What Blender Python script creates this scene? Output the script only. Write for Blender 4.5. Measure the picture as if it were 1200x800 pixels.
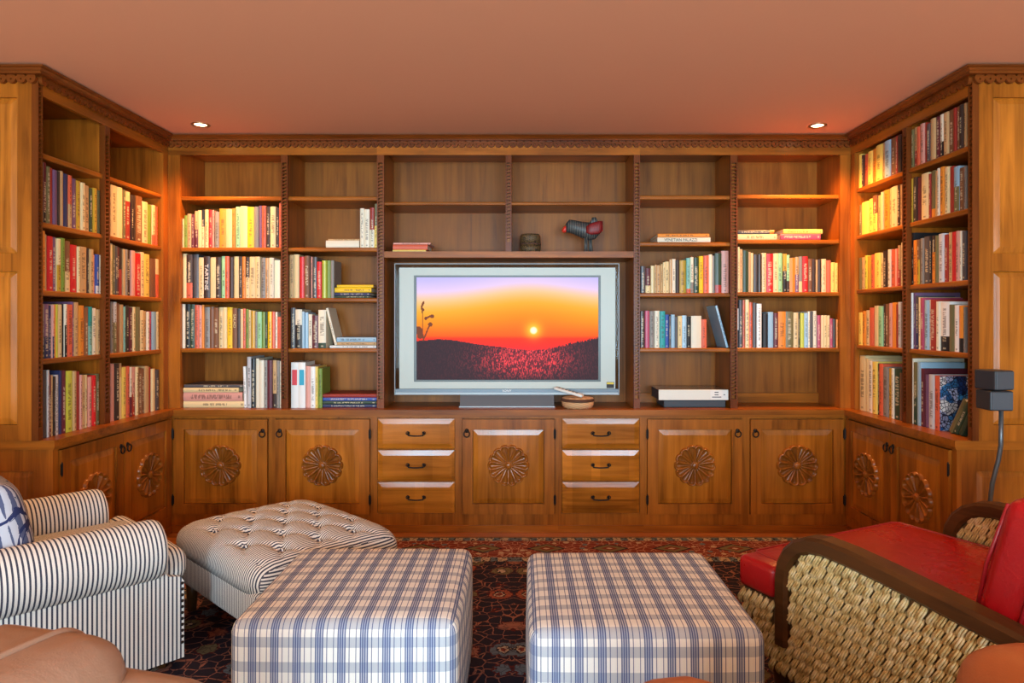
import bpy, bmesh, math, random
import numpy as np
from mathutils import Vector, Matrix

random.seed(11)
for _o in list(bpy.data.objects):
    bpy.data.objects.remove(_o)
SC = bpy.context.scene
C = SC.collection

# ------------------------------------------------------------------ camera
F, CX, CY, H = 800.0, 610.0, 375.0, 1.245      # focal length and principal point in pixels of the 1200x800 frame, eye height
cam = bpy.data.objects.new('camera', bpy.data.cameras.new('camera'))
C.objects.link(cam)
cam.location = (0, 0, H)
cam.rotation_euler = (math.pi / 2, 0, 0)
cam.data.sensor_width = 36.0
cam.data.lens = F / 1200 * 36
cam.data.shift_x = (600 - CX) / 1200
cam.data.shift_y = (CY - 400) / 1200
SC.camera = cam

# ------------------------------------------------------------------ world, daylight, exposure
W = bpy.data.worlds.new('world')
SC.world = W
W.use_nodes = True
W.node_tree.nodes['Background'].inputs[0].default_value = (0.75, 0.87, 1.0, 1)
W.node_tree.nodes['Background'].inputs[1].default_value = 1.0
SC.view_settings.view_transform = 'Standard'
SC.view_settings.look = 'None'
SC.view_settings.gamma = 1.0
SC.view_settings.use_curve_mapping = False
SC.view_settings.exposure = 0.38

ROOM_L, ROOM_R, ROOM_B, ROOM_F, ROOM_H = -2.47, 2.36, 4.39, -2.60, 2.335
WINDOWS = [(-2.05, -0.95), (-0.60, 0.60), (0.95, 2.05)]   # openings in the wall behind the camera
WIN_Z = (0.45, 2.10)

def area_light(name, loc, rot, sx, sy, power, col):
    d = bpy.data.lights.new(name, 'AREA')
    d.shape = 'RECTANGLE'
    d.size, d.size_y = sx, sy
    d.energy = power
    d.color = col
    o = bpy.data.objects.new(name, d)
    C.objects.link(o)
    o.location = loc
    o.rotation_euler = rot
    return o

for _i, (_a, _b) in enumerate(WINDOWS):       # daylight coming in through the three windows
    area_light('window_daylight', ((_a + _b) / 2, ROOM_F + 0.02, sum(WIN_Z) / 2), (math.pi / 2, 0, 0),
               _b - _a - 0.1, WIN_Z[1] - WIN_Z[0] - 0.1, 116, (0.56, 0.82, 1.0))

# ------------------------------------------------------------------ pixel helpers
def px(x, Y): return (x - CX) * Y / F
def pz(y, Y): return H - (y - CY) * Y / F

# ------------------------------------------------------------------ node helpers
class NT:
    def __init__(s, name):
        s.m = bpy.data.materials.new(name)
        s.m.use_nodes = True
        s.t = s.m.node_tree
        s.b = s.t.nodes['Principled BSDF']
    def n(s, typ, **kw):
        nd = s.t.nodes.new(typ)
        for k, v in kw.items():
            setattr(nd, k, v)
        return nd
    def put(s, sock, v):
        if hasattr(v, 'node'):
            s.t.links.new(v, sock)
        else:
            try:
                sock.default_value = v
            except Exception:
                sock.default_value = (v[0], v[1], v[2], 1)
    def math(s, op, *a):
        nd = s.n('ShaderNodeMath', operation=op)
        for i, v in enumerate(a):
            s.put(nd.inputs[i], v)
        return nd.outputs[0]
    def vmath(s, op, *a):
        nd = s.n('ShaderNodeVectorMath', operation=op)
        for i, v in enumerate(a):
            s.put(nd.inputs[i], v)
        return nd.outputs[0]
    def mix(s, f, a, b, mode='MIX'):
        nd = s.n('ShaderNodeMix', data_type='RGBA', blend_type=mode)
        s.put(nd.inputs[0], f)
        s.put(nd.inputs[6], a if hasattr(a, 'node') else (*a[:3], 1))
        s.put(nd.inputs[7], b if hasattr(b, 'node') else (*b[:3], 1))
        return nd.outputs[2]
    def obj(s):
        return s.n('ShaderNodeTexCoord').outputs['Object']
    def xyz(s, v):
        nd = s.n('ShaderNodeSeparateXYZ')
        s.put(nd.inputs[0], v)
        return nd.outputs[0], nd.outputs[1], nd.outputs[2]
    def comb(s, x, y, z):
        nd = s.n('ShaderNodeCombineXYZ')
        for i, v in enumerate((x, y, z)):
            s.put(nd.inputs[i], v)
        return nd.outputs[0]
    def noise(s, vec, scale, detail=3.0, dist=0.0, rough=0.5):
        nd = s.n('ShaderNodeTexNoise')
        s.put(nd.inputs['Vector'], vec)
        nd.inputs['Scale'].default_value = scale
        nd.inputs['Detail'].default_value = detail
        nd.inputs['Distortion'].default_value = dist
        nd.inputs['Roughness'].default_value = rough
        return nd.outputs[0]
    def voro(s, vec, scale, feature='F1', rnd=1.0):
        nd = s.n('ShaderNodeTexVoronoi', feature=feature)
        s.put(nd.inputs['Vector'], vec)
        nd.inputs['Scale'].default_value = scale
        nd.inputs['Randomness'].default_value = rnd
        return nd.outputs
    def ramp(s, f, stops):
        nd = s.n('ShaderNodeValToRGB')
        e = nd.color_ramp.elements
        while len(e) < len(stops):
            e.new(0.5)
        for el, (p, c) in zip(e, stops):
            el.position = p
            el.color = (*c[:3], 1)
        s.put(nd.inputs[0], f)
        return nd.outputs[0]
    def bump(s, h, strength=0.3, dist=0.01):
        nd = s.n('ShaderNodeBump')
        nd.inputs['Strength'].default_value = strength
        nd.inputs['Distance'].default_value = dist
        s.put(nd.inputs['Height'], h)
        s.t.links.new(nd.outputs[0], s.b.inputs['Normal'])
    def out(s, col=None, rough=None, metal=None, spec=None, coat=None):
        if col is not None: s.put(s.b.inputs['Base Color'], col if hasattr(col, 'node') else (*col[:3], 1))
        if rough is not None: s.put(s.b.inputs['Roughness'], rough)
        if metal is not None: s.put(s.b.inputs['Metallic'], metal)
        if spec is not None: s.put(s.b.inputs['Specular IOR Level'], spec)
        if coat is not None:
            s.b.inputs['Coat Weight'].default_value = coat
            s.b.inputs['Coat Roughness'].default_value = 0.12
        return s.m

def lin(r, g, b):
    f = lambda c: (c / 255 / 12.92) if c / 255 <= 0.04045 else ((c / 255 + 0.055) / 1.055) ** 2.4
    return (f(r), f(g), f(b))

# ------------------------------------------------------------------ materials
def wood(name, axis, dark, light, rough=0.26, coat=0.0, vary=0.16, board=0, spec=0.22):
    t = NT(name)
    oi = t.n('ShaderNodeObjectInfo')
    off = t.math('MULTIPLY', oi.outputs['Random'], 37.0)
    v = t.vmath('ADD', t.obj(), t.comb(off, off, off))
    sc = [16.0, 16.0, 16.0]
    sc[axis] = 1.1
    mp = t.vmath('MULTIPLY', v, tuple(sc))
    g = t.noise(mp, 1.0, 6.0, 0.9, 0.6)
    sc2 = [90.0, 90.0, 90.0]
    sc2[axis] = 2.5
    fine = t.noise(t.vmath('MULTIPLY', v, tuple(sc2)), 1.0, 2.0)
    blot = t.noise(v, 2.6, 2.0, 0.4)
    f = t.math('ADD', t.math('MULTIPLY', g, 0.62), t.math('ADD', t.math('MULTIPLY', fine, 0.18), t.math('MULTIPLY', blot, 0.36)))
    col = t.ramp(f, [(0.36, dark), (0.56, tuple((a * 0.55 + b * 0.45) for a, b in zip(light, dark))), (0.76, light)])
    val = t.math('ADD', 1.0 - vary / 2, t.math('MULTIPLY', oi.outputs['Random'], vary))
    if board:                                  # glued-up boards of slightly different tone
        bx = t.xyz(v)[0]
        wn = t.n('ShaderNodeTexWhiteNoise', noise_dimensions='1D')
        t.put(wn.inputs['W'], t.math('FLOOR', t.math('DIVIDE', t.math('ADD', bx, t.math('MULTIPLY', t.math('SINE', t.math('MULTIPLY', bx, 41.0)), 0.02)), board)))
        val = t.math('MULTIPLY', val, t.math('ADD', 0.84, t.math('MULTIPLY', wn.outputs[0], 0.30)))
    hsv = t.n('ShaderNodeHueSaturation')
    t.put(hsv.inputs['Color'], col)
    t.put(hsv.inputs['Value'], val)
    t.bump(fine, 0.04, 0.004)
    return t.out(hsv.outputs[0], t.math('ADD', rough, t.math('MULTIPLY', g, 0.12)), coat=coat, spec=spec)

WD, WL = lin(88, 41, 7), lin(182, 103, 28)
WOOD = [wood('stained_alder_%s' % 'xyz'[a], a, WD, WL) for a in range(3)]
PANEL = [wood('panel_alder_%s' % 'xyz'[a], a, lin(98, 47, 7), lin(198, 115, 32), 0.13, vary=0.12, board=0.085, spec=0.5) for a in range(3)]
CARVED = wood('carved_alder', 1, lin(92, 45, 8), lin(164, 92, 26), 0.16, spec=0.42)
CROWN_W = [wood('crown_alder_%s' % 'xyz'[a], a, lin(72, 29, 6), lin(126, 62, 18)) for a in range(3)]
DARKWOOD = [wood('dark_walnut_%s' % 'xyz'[a], a, lin(38, 21, 10), lin(92, 56, 26), 0.28) for a in range(3)]
BACKW = wood('shelf_back_alder', 2, lin(98, 50, 9), lin(164, 96, 28), 0.35, vary=0.05, board=0.16)

def plain(name, col, rough=0.5, metal=0.0, bump=0.0, bscale=200, coat=None, spec=None):
    t = NT(name)
    if bump:
        t.bump(t.noise(t.obj(), bscale, 3), bump, 0.003)
    return t.out(col, rough, metal, coat=coat, spec=spec)

IRON = plain('blackened_iron', (0.018, 0.014, 0.012), 0.45, 0.7)
PLASTER = plain('warm_plaster', lin(224, 190, 150), 0.9, bump=0.1, bscale=60)
CEIL = plain('ceiling_bounce_tint', lin(226, 160, 122), 0.85, bump=0.06, bscale=90)  # orange bounce light put into the ceiling's base colour
BLACKP = plain('black_plastic', (0.022, 0.023, 0.026), 0.42)
GREYP = plain('dark_grey_metal', lin(92, 96, 100), 0.35, 0.6)
SILVER = plain('pale_silver_bezel', lin(186, 190, 178), 0.38, 0.0)
SILVER2 = plain('brushed_silver', lin(150, 152, 152), 0.45, 0.5)
DGREY = plain('screen_surround', lin(78, 84, 80), 0.35)
WHITEP = plain('white_plastic', lin(225, 222, 212), 0.4)
WHITEB = plain('white_board', lin(226, 222, 208), 0.6)
CHAR = plain('charcoal_board', lin(62, 66, 72), 0.6)
LENS = plain('grey_glossy_lid', lin(120, 112, 104), 0.15)
CHROME = plain('nickel_trim', lin(190, 150, 110), 0.3, 0.9)
WINFR = plain('white_window_paint', lin(230, 226, 214), 0.5)
YELLOWP = plain('yellow_sticker', lin(220, 190, 40), 0.5)
INKB = plain('black_print', (0.02, 0.02, 0.02), 0.6)
INKW = plain('white_print', (0.8, 0.78, 0.72), 0.6)
INKC = plain('cream_print', lin(225, 200, 140), 0.6)
REDL = plain('red_label', lin(214, 60, 70), 0.5)
AQUAL = plain('aqua_label', lin(40, 160, 190), 0.5)

def glass(name, tint=(0.9, 0.95, 0.95), w=0.12):
    t = NT(name)
    tr = t.n('ShaderNodeBsdfTransparent')
    tr.inputs[0].default_value = (*tint, 1)
    gl = t.n('ShaderNodeBsdfGlossy')
    gl.inputs['Roughness'].default_value = 0.05
    mx = t.n('ShaderNodeMixShader')
    mx.inputs[0].default_value = w
    t.t.links.new(tr.outputs[0], mx.inputs[1])
    t.t.links.new(gl.outputs[0], mx.inputs[2])
    t.t.links.new(mx.outputs[0], t.t.nodes['Material Output'].inputs[0])
    return t.m
GLASS = glass('window_glass')
TVGLASS = glass('tinted_tv_glass', (0.72, 0.68, 0.62), 0.005)

def emit(name, col, strength):
    t = NT(name)
    t.put(t.b.inputs['Emission Color'], (*col, 1))
    t.b.inputs['Emission Strength'].default_value = strength
    return t.out((0.8, 0.8, 0.8), 0.5)
BULB = emit('warm_bulb', (1.0, 0.72, 0.42), 14.0)

def stripes(name, axis, period, duty=0.46, a=lin(240, 238, 230), b=lin(36, 46, 72)):
    t = NT(name)
    c = t.xyz(t.obj())[axis]
    f = t.math('FRACT', t.math('DIVIDE', t.math('ADD', c, 10.0), period))
    msk = t.math('LESS_THAN', f, duty)
    fz = t.noise(t.obj(), 420, 2)
    col = t.mix(msk, a, b)
    col = t.mix(t.math('MULTIPLY', fz, 0.25), col, (0.30, 0.28, 0.26))
    t.bump(t.noise(t.obj(), 500, 2), 0.15, 0.002)
    return t.out(col, 0.85, spec=0.2)
TICK = [stripes('navy_ticking_%s' % 'xyz'[a], a, 0.0138, 0.40) for a in range(3)]
TICK2 = [stripes('fine_ticking_%s' % 'xyz'[a], a, 0.0112, 0.46) for a in range(3)]

def plaid(name):
    t = NT(name)
    uv = t.n('ShaderNodeUVMap').outputs[0]
    u, v, _ = t.xyz(uv)
    P, Q = 0.0605, 0.066
    fu = t.math('FRACT', t.math('DIVIDE', t.math('ADD', u, 10.0), P))
    fv = t.math('FRACT', t.math('DIVIDE', t.math('ADD', v, 10.0), Q))
    base = lin(232, 228, 218)
    band = t.math('LESS_THAN', fv, 0.42)
    wash = t.math('MULTIPLY', t.math('GREATER_THAN', fu, 0.10), t.math('LESS_THAN', fu, 0.46))
    col = t.mix(t.math('MULTIPLY', band, 0.55), base, lin(120, 134, 156))
    col = t.mix(t.math('MULTIPLY', wash, 0.50), col, lin(120, 140, 176))
    lines = None
    for c0, w in ((0.12, 0.028), (0.22, 0.03), (0.32, 0.03), (0.43, 0.028), (0.62, 0.02), (0.92, 0.018)):
        l = t.math('LESS_THAN', t.math('ABSOLUTE', t.math('SUBTRACT', fu, c0)), w)
        lines = l if lines is None else t.math('MAXIMUM', lines, l)
    col = t.mix(t.math('MULTIPLY', lines, 0.85), col, lin(48, 66, 116))
    wv = t.noise(t.obj(), 600, 2)
    col = t.mix(t.math('MULTIPLY', wv, 0.16), col, (0.25, 0.25, 0.27))
    t.bump(wv, 0.2, 0.002)
    return t.out(col, 0.9, spec=0.15)
PLAID = plaid('blue_plaid_linen')

def leather(name, col, dark, rough=0.36, bs=0.22):
    t = NT(name)
    n1 = t.noise(t.obj(), 6, 4, 0.4)
    c = t.mix(t.math('MULTIPLY', n1, 0.7), col, dark)
    cr = t.voro(t.obj(), 160, 'DISTANCE_TO_EDGE')[0]
    wr = t.noise(t.obj(), 11, 5, 1.2)
    t.bump(t.math('ADD', t.math('MULTIPLY', cr, 0.15), wr), bs, 0.012)
    return t.out(c, t.math('ADD', rough - 0.05, t.math('MULTIPLY', n1, 0.15)))
TAN = leather('tan_leather', lin(176, 140, 116), lin(128, 94, 74), 0.36, 0.16)
COGNAC = leather('cognac_leather', lin(196, 122, 76), lin(150, 84, 48), 0.42)
RED = leather('red_leather', lin(186, 20, 24), lin(128, 8, 18), 0.26, 0.3)
REDP = leather('red_leather_piping', lin(170, 30, 36), lin(120, 12, 22), 0.3)

def rope_mat():
    t = NT('woven_seagrass')
    n1 = t.noise(t.obj(), 45, 3)
    n2 = t.noise(t.obj(), 260, 2)
    c = t.ramp(n1, [(0.3, lin(186, 152, 88)), (0.5, lin(230, 206, 142)), (0.72, lin(248, 234, 188))])
    c = t.mix(t.math('MULTIPLY', n2, 0.35), c, lin(150, 110, 60))
    t.bump(n2, 0.4, 0.003)
    return t.out(c, 0.65, spec=0.25)
ROPE = rope_mat()
ROPEB = plain('seagrass_core', lin(104, 76, 40), 0.8)

def floor_mat():
    t = NT('oak_floorboards')
    x, y, z = t.xyz(t.obj())
    row = t.math('FLOOR', t.math('DIVIDE', y, 0.115))
    xo = t.math('ADD', x, t.math('MULTIPLY', t.math('FRACT', t.math('MULTIPLY', row, 0.618)), 1.6))
    brd = t.math('FLOOR', t.math('DIVIDE', xo, 1.6))
    rnd = t.n('ShaderNodeTexWhiteNoise', noise_dimensions='2D')
    t.put(rnd.inputs['Vector'], t.comb(row, brd, 0.0))
    g = t.noise(t.vmath('MULTIPLY', t.obj(), (1.6, 30, 30)), 1, 5, 0.8)
    c = t.ramp(t.math('ADD', t.math('MULTIPLY', g, 0.7), t.math('MULTIPLY', rnd.outputs[0], 0.3)),
               [(0.3, lin(104, 56, 26)), (0.7, lin(176, 108, 56))])
    gap = t.math('LESS_THAN', t.math('FRACT', t.math('DIVIDE', y, 0.115)), 0.03)
    c = t.mix(gap, c, (0.02, 0.01, 0.006))
    return t.out(c, 0.3)
FLOORM = floor_mat()

RUG = (-1.88, 1.82, 0.55, 3.89)
def rug_mat():
    t = NT('persian_rug_pile')
    ox, oy, oz = t.xyz(t.obj())
    cx, cy = (RUG[0] + RUG[1]) / 2, (RUG[2] + RUG[3]) / 2
    a, b = (RUG[1] - RUG[0]) / 2, (RUG[3] - RUG[2]) / 2
    wob = t.math('MULTIPLY', t.math('SUBTRACT', t.noise(t.obj(), 22, 2), 0.5), 0.02)
    X = t.math('ADD', t.math('SUBTRACT', ox, cx), wob)
    Y = t.math('ADD', t.math('SUBTRACT', oy, cy), wob)
    ax, ay = t.math('ABSOLUTE', X), t.math('ABSOLUTE', Y)
    dx, dy = t.math('SUBTRACT', a, ax), t.math('SUBTRACT', b, ay)
    d = t.math('MINIMUM', dx, dy)
    s = t.mix(t.math('LESS_THAN', dx, dy), t.comb(ax, 0, 0), t.comb(ay, 0, 0))
    s = t.xyz(s)[0]
    LT = lambda p, q: t.math('LESS_THAN', p, q)
    NAVY, RUST, CREAM, SALM = lin(28, 31, 46), lin(118, 52, 44), lin(178, 160, 136), lin(146, 98, 82)
    OLIV, BLUEG, DRED = lin(110, 102, 74), lin(92, 108, 120), lin(84, 32, 32)
    P = t.comb(ax, ay, 0.0)
    # field
    e1 = t.voro(P, 19.0, 'DISTANCE_TO_EDGE', 0.85)[0]
    f = t.mix(LT(e1, 0.032), NAVY, SALM)
    v2 = t.voro(P, 6.4, 'F1', 0.55)
    d2, c2 = v2['Distance'], t.xyz(v2['Color'])[0]
    pal = t.mix(t.math('GREATER_THAN', c2, 0.28), SALM, BLUEG)
    pal = t.mix(t.math('GREATER_THAN', c2, 0.5), pal, OLIV)
    pal = t.mix(t.math('GREATER_THAN', c2, 0.75), pal, lin(152, 82, 60))
    jag = t.math('ADD', d2, t.math('MULTIPLY', t.math('SUBTRACT', t.noise(P, 48, 2), 0.5), 0.26))
    f = t.mix(LT(jag, 0.37), f, DRED)
    f = t.mix(LT(jag, 0.33), f, pal)
    f = t.mix(LT(jag, 0.2), f, NAVY)
    f = t.mix(LT(jag, 0.16), f, CREAM)
    f = t.mix(LT(jag, 0.10), f, RUST)
    e3 = t.voro(P, 34.0, 'DISTANCE_TO_EDGE')[0]
    f = t.mix(t.math('MULTIPLY', LT(e3, 0.05), 0.55), f, NAVY)
    # main border
    bs = t.math('SUBTRACT', t.math('FRACT', t.math('DIVIDE', s, 0.34)), 0.5)
    bt = t.math('SUBTRACT', d, 0.20)
    dm = t.math('ADD', t.math('MULTIPLY', t.math('ABSOLUTE', bs), 2.3), t.math('MULTIPLY', t.math('ABSOLUTE', bt), 10.0))
    br = t.mix(LT(t.voro(P, 26.0, 'DISTANCE_TO_EDGE')[0], 0.04), RUST, lin(172, 128, 108))
    v4 = t.voro(P, 17.0, 'F1', 0.8)
    br = t.mix(LT(v4['Distance'], 0.26), br, t.mix(t.math('GREATER_THAN', t.xyz(v4['Color'])[1], 0.5), BLUEG, CREAM))
    br = t.mix(LT(dm, 0.72), br, NAVY)
    br = t.mix(LT(dm, 0.6), br, OLIV)
    br = t.mix(LT(dm, 0.32), br, RUST)
    br = t.mix(LT(dm, 0.14), br, CREAM)
    # guard stripes
    gs = t.math('FRACT', t.math('DIVIDE', s, 0.085))
    gd = t.mix(LT(gs, 0.45), CREAM, t.mix(LT(gs, 0.72), RUST, BLUEG))
    gd = t.mix(LT(t.noise(P, 60, 2), 0.45), gd, NAVY)
    col = t.mix(LT(d, 0.40), f, gd)
    col = t.mix(LT(d, 0.335), col, br)
    col = t.mix(LT(d, 0.075), col, gd)
    col = t.mix(LT(d, 0.022), col, lin(120, 92, 70))
    pile = t.noise(t.obj(), 330, 2)
    col = t.mix(t.math('MULTIPLY', pile, 0.30), col, lin(70, 50, 44))
    t.bump(pile, 0.4, 0.004)
    return t.out(col, 0.95, spec=0.1)
RUGM = rug_mat()

# books: colours come from mesh attributes, the small print from the spine's UV
def book_mat():
    t = NT('book_cloth_and_print')
    at = lambda n: t.n('ShaderNodeAttribute', attribute_name=n)
    c1, c2, rn = at('col'), at('col2'), at('rnd')
    u, v, _ = t.xyz(t.n('ShaderNodeUVMap').outputs[0])
    r, g, b = t.xyz(rn.outputs['Vector'])
    col = t.mix(t.math('MULTIPLY', t.math('LESS_THAN', v, c2.outputs['Alpha']), t.math('GREATER_THAN', u, -1.0)), c1.outputs['Color'], c2.outputs['Color'])
    lum = t.n('ShaderNodeRGBToBW')
    t.put(lum.inputs[0], col)
    ink = t.mix(t.math('GREATER_THAN', lum.outputs[0], 0.16), lin(222, 206, 170), lin(58, 36, 26))
    word = t.n('ShaderNodeTexNoise', noise_dimensions='2D')
    t.put(word.inputs['Vector'], t.comb(t.math('ADD', t.math('MULTIPLY', u, 1.3), t.math('MULTIPLY', r, 90.0)), t.math('ADD', t.math('MULTIPLY', v, 34.0), t.math('MULTIPLY', g, 50.0)), 0.0))
    word.inputs['Scale'].default_value = 1.0
    word.inputs['Detail'].default_value = 1.0
    band = t.math('LESS_THAN', t.math('ABSOLUTE', t.math('SUBTRACT', u, 0.5)), t.math('ADD', 0.13, t.math('MULTIPLY', g, 0.13)))
    lo = t.math('ADD', 0.12, t.math('MULTIPLY', b, 0.25))
    hi = t.math('ADD', 0.66, t.math('MULTIPLY', r, 0.26))
    rng = t.math('MULTIPLY', t.math('GREATER_THAN', v, lo), t.math('LESS_THAN', v, hi))
    mark = t.math('MULTIPLY', t.math('LESS_THAN', t.math('ABSOLUTE', t.math('SUBTRACT', v, 0.055)), 0.018), t.math('LESS_THAN', t.math('ABSOLUTE', t.math('SUBTRACT', u, 0.5)), 0.16))
    txt = t.math('MULTIPLY', t.math('MULTIPLY', band, rng), t.math('GREATER_THAN', word.outputs[0], 0.47))
    txt = t.math('MAXIMUM', txt, mark)
    on = t.math('MULTIPLY', txt, t.math('MULTIPLY', t.math('GREATER_THAN', g, 0.30), 0.55))
    col = t.mix(on, col, ink)
    return t.out(col, t.math('ADD', 0.32, t.math('MULTIPLY', b, 0.3)))
BOOKM = book_mat()

def paper_mat():
    t = NT('paper_pages')
    n1 = t.noise(t.vmath('MULTIPLY', t.obj(), (900, 20, 20)), 1, 2)
    return t.out(t.mix(n1, lin(214, 198, 164), lin(238, 228, 200)), 0.85)
PAPER = paper_mat()

def picture_mat():
    t = NT('printed_picture_cover')
    v1 = t.voro(t.obj(), 22)
    c = t.ramp(t.xyz(v1['Color'])[0], [(0.0, lin(38, 60, 110)), (0.3, lin(70, 150, 205)), (0.5, lin(190, 195, 225)), (0.7, lin(70, 66, 90)), (0.9, lin(228, 224, 220))])
    c = t.mix(t.math('LESS_THAN', t.voro(t.obj(), 60, 'DISTANCE_TO_EDGE')[0], 0.08), c, lin(30, 32, 50))
    return t.out(c, 0.3)
PICTURE = picture_mat()

def weavebox_mat():
    t = NT('carved_brown_pattern')
    e = t.voro(t.obj(), 95, 'DISTANCE_TO_EDGE')[0]
    c = t.mix(t.math('LESS_THAN', e, 0.12), lin(112, 84, 44), lin(44, 30, 18))
    t.bump(e, 0.5, 0.004)
    return t.out(c, 0.6)
WEAVEBOX = weavebox_mat()

def basket_mat(name, a, b):
    t = NT(name)
    x, y, z = t.xyz(t.obj())
    ang = t.math('MULTIPLY', t.math('ARCTAN2', y, x), 14.0)
    w = t.math('SINE', t.math('ADD', ang, t.math('MULTIPLY', t.math('FLOOR', t.math('MULTIPLY', z, 160.0)), 3.14159)))
    t.bump(w, 0.4, 0.003)
    return t.out(t.mix(t.math('ADD', 0.5, t.math('MULTIPLY', w, 0.4)), a, b), 0.75)
BASKET = basket_mat('pale_coiled_basket', lin(214, 170, 124), lin(188, 138, 92))
BASKETR = basket_mat('dark_basket_band', lin(96, 58, 36), lin(58, 32, 22))

def pillow_mat():
    t = NT('indigo_ikat_print')
    n1 = t.noise(t.obj(), 9, 4, 1.5)
    x, y, z = t.xyz(t.obj())
    f = t.math('FRACT', t.math('MULTIPLY', t.math('ADD', y, t.math('MULTIPLY', n1, 0.010)), 62.0))
    c = t.mix(t.math('LESS_THAN', f, 0.5), lin(186, 186, 194), lin(84, 90, 118))
    c = t.mix(t.math('GREATER_THAN', n1, 0.60), c, lin(44, 52, 92))
    return t.out(c, 0.85, spec=0.15)
PILLOW = pillow_mat()

def bird_mat(name, a, b, scale=60):
    t = NT(name)
    w = t.n('ShaderNodeTexWave')
    w.inputs['Scale'].default_value = scale
    w.inputs['Distortion'].default_value = 3.0
    t.put(w.inputs['Vector'], t.obj())
    return t.out(t.mix(t.math('GREATER_THAN', w.outputs[1], 0.86), a, b), 0.5)
BIRDB = bird_mat('slate_painted_wood', lin(48, 52, 54), lin(112, 106, 94), 22)
BIRDR = bird_mat('red_painted_wood', lin(130, 22, 22), lin(70, 10, 14), 30)
BEAK = plain('bright_red_paint', lin(206, 48, 30), 0.45)

# ------------------------------------------------------------------ object helpers
WLOC = {}
def props(o, label=None, cat=None, group=None, kind=None):
    if label: o['label'] = label
    if cat: o['category'] = cat
    if group: o['group'] = group
    if kind: o['kind'] = kind
    return o

def thing(name, label, cat, loc=(0, 0, 0), rotz=0.0, group=None):
    o = bpy.data.objects.new(name, None)
    o.empty_display_size = 0.1
    C.objects.link(o)
    o.location = loc
    o.rotation_euler = (0, 0, rotz)
    WLOC[o.name] = Vector(loc)
    return props(o, label, cat, group)

def finish(bm, name, smooth=False):
    bmesh.ops.recalc_face_normals(bm, faces=bm.faces)
    me = bpy.data.meshes.new(name)
    bm.to_mesh(me)
    bm.free()
    if smooth:
        me.shade_smooth()
    return me

def link(name, me, mat=None, parent=None, mw=None, mb=None):
    """one mesh object; mw = world matrix (unrotated parent), mb = matrix in the parent's frame"""
    o = bpy.data.objects.new(name, me)
    C.objects.link(o)
    if mat is not None and len(me.materials) == 0:
        for m in (mat if isinstance(mat, (list, tuple)) else [mat]):
            me.materials.append(m)
    WLOC[o.name] = Vector((0, 0, 0))
    if parent is not None:
        o.parent = parent
    if mb is not None:
        o.matrix_basis = mb
    else:
        M = mw if mw is not None else Matrix.Identity(4)
        if parent is not None:
            M = Matrix.Translation(-WLOC[parent.name]) @ M
        o.matrix_basis = M
    return o

def box(bm, x0, x1, y0, y1, z0, z1):
    vs = [bm.verts.new(p) for p in ((x0, y0, z0), (x1, y0, z0), (x1, y1, z0), (x0, y1, z0), (x0, y0, z1), (x1, y0, z1), (x1, y1, z1), (x0, y1, z1))]
    for f in ((0, 3, 2, 1), (4, 5, 6, 7), (0, 1, 5, 4), (1, 2, 6, 5), (2, 3, 7, 6), (3, 0, 4, 7)):
        bm.faces.new([vs[i] for i in f])
    return vs

def boxes(*bb):
    bm = bmesh.new()
    for b in bb:
        box(bm, *b)
    return bm

def bevel(bm, r, seg=2):
    bmesh.ops.bevel(bm, geom=list(bm.edges), offset=r, segments=seg, profile=0.5, affect='EDGES')
    return bm

def rbox(x0, x1, y0, y1, z0, z1, r, seg=3):
    bm = bmesh.new()
    box(bm, x0, x1, y0, y1, z0, z1)
    return bevel(bm, r, seg)

def tube_geo(bm, pts, rad, n=8, cap=True):
    pts = [Vector(p) for p in pts]
    rr = rad if isinstance(rad, (list, tuple)) else [rad] * len(pts)
    rings = []
    up = None
    for i, p in enumerate(pts):
        d = (pts[min(i + 1, len(pts) - 1)] - pts[max(i - 1, 0)]).normalized()
        if up is None:
            up = Vector((0, 0, 1)) if abs(d.z) < 0.9 else Vector((1, 0, 0))
        s = d.cross(up).normalized()
        up = s.cross(d).normalized()
        rings.append([bm.verts.new(p + (s * math.cos(2 * math.pi * k / n) + up * math.sin(2 * math.pi * k / n)) * rr[i]) for k in range(n)])
    for a, b in zip(rings, rings[1:]):
        for k in range(n):
            bm.faces.new((a[k], a[(k + 1) % n], b[(k + 1) % n], b[k]))
    if cap:
        bm.faces.new(rings[0])
        bm.faces.new(rings[-1])
    return bm

def tube(pts, rad, n=8):
    return tube_geo(bmesh.new(), pts, rad, n)

def lathe(prof, n=24, sx=1.0, sy=1.0, bm=None, c=(0, 0, 0)):
    bm = bm or bmesh.new()
    rings = []
    for r, z in prof:
        if r < 1e-6:
            rings.append([bm.verts.new((c[0], c[1], c[2] + z))])
        else:
            rings.append([bm.verts.new((c[0] + sx * r * math.cos(2 * math.pi * k / n), c[1] + sy * r * math.sin(2 * math.pi * k / n), c[2] + z)) for k in range(n)])
    for a, b in zip(rings, rings[1:]):
        if len(a) == 1 and len(b) == 1:
            continue
        for k in range(n):
            k2 = (k + 1) % n
            if len(a) == 1: bm.faces.new((a[0], b[k2], b[k]))
            elif len(b) == 1: bm.faces.new((a[k], a[k2], b[0]))
            else: bm.faces.new((a[k], a[k2], b[k2], b[k]))
    return bm

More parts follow.
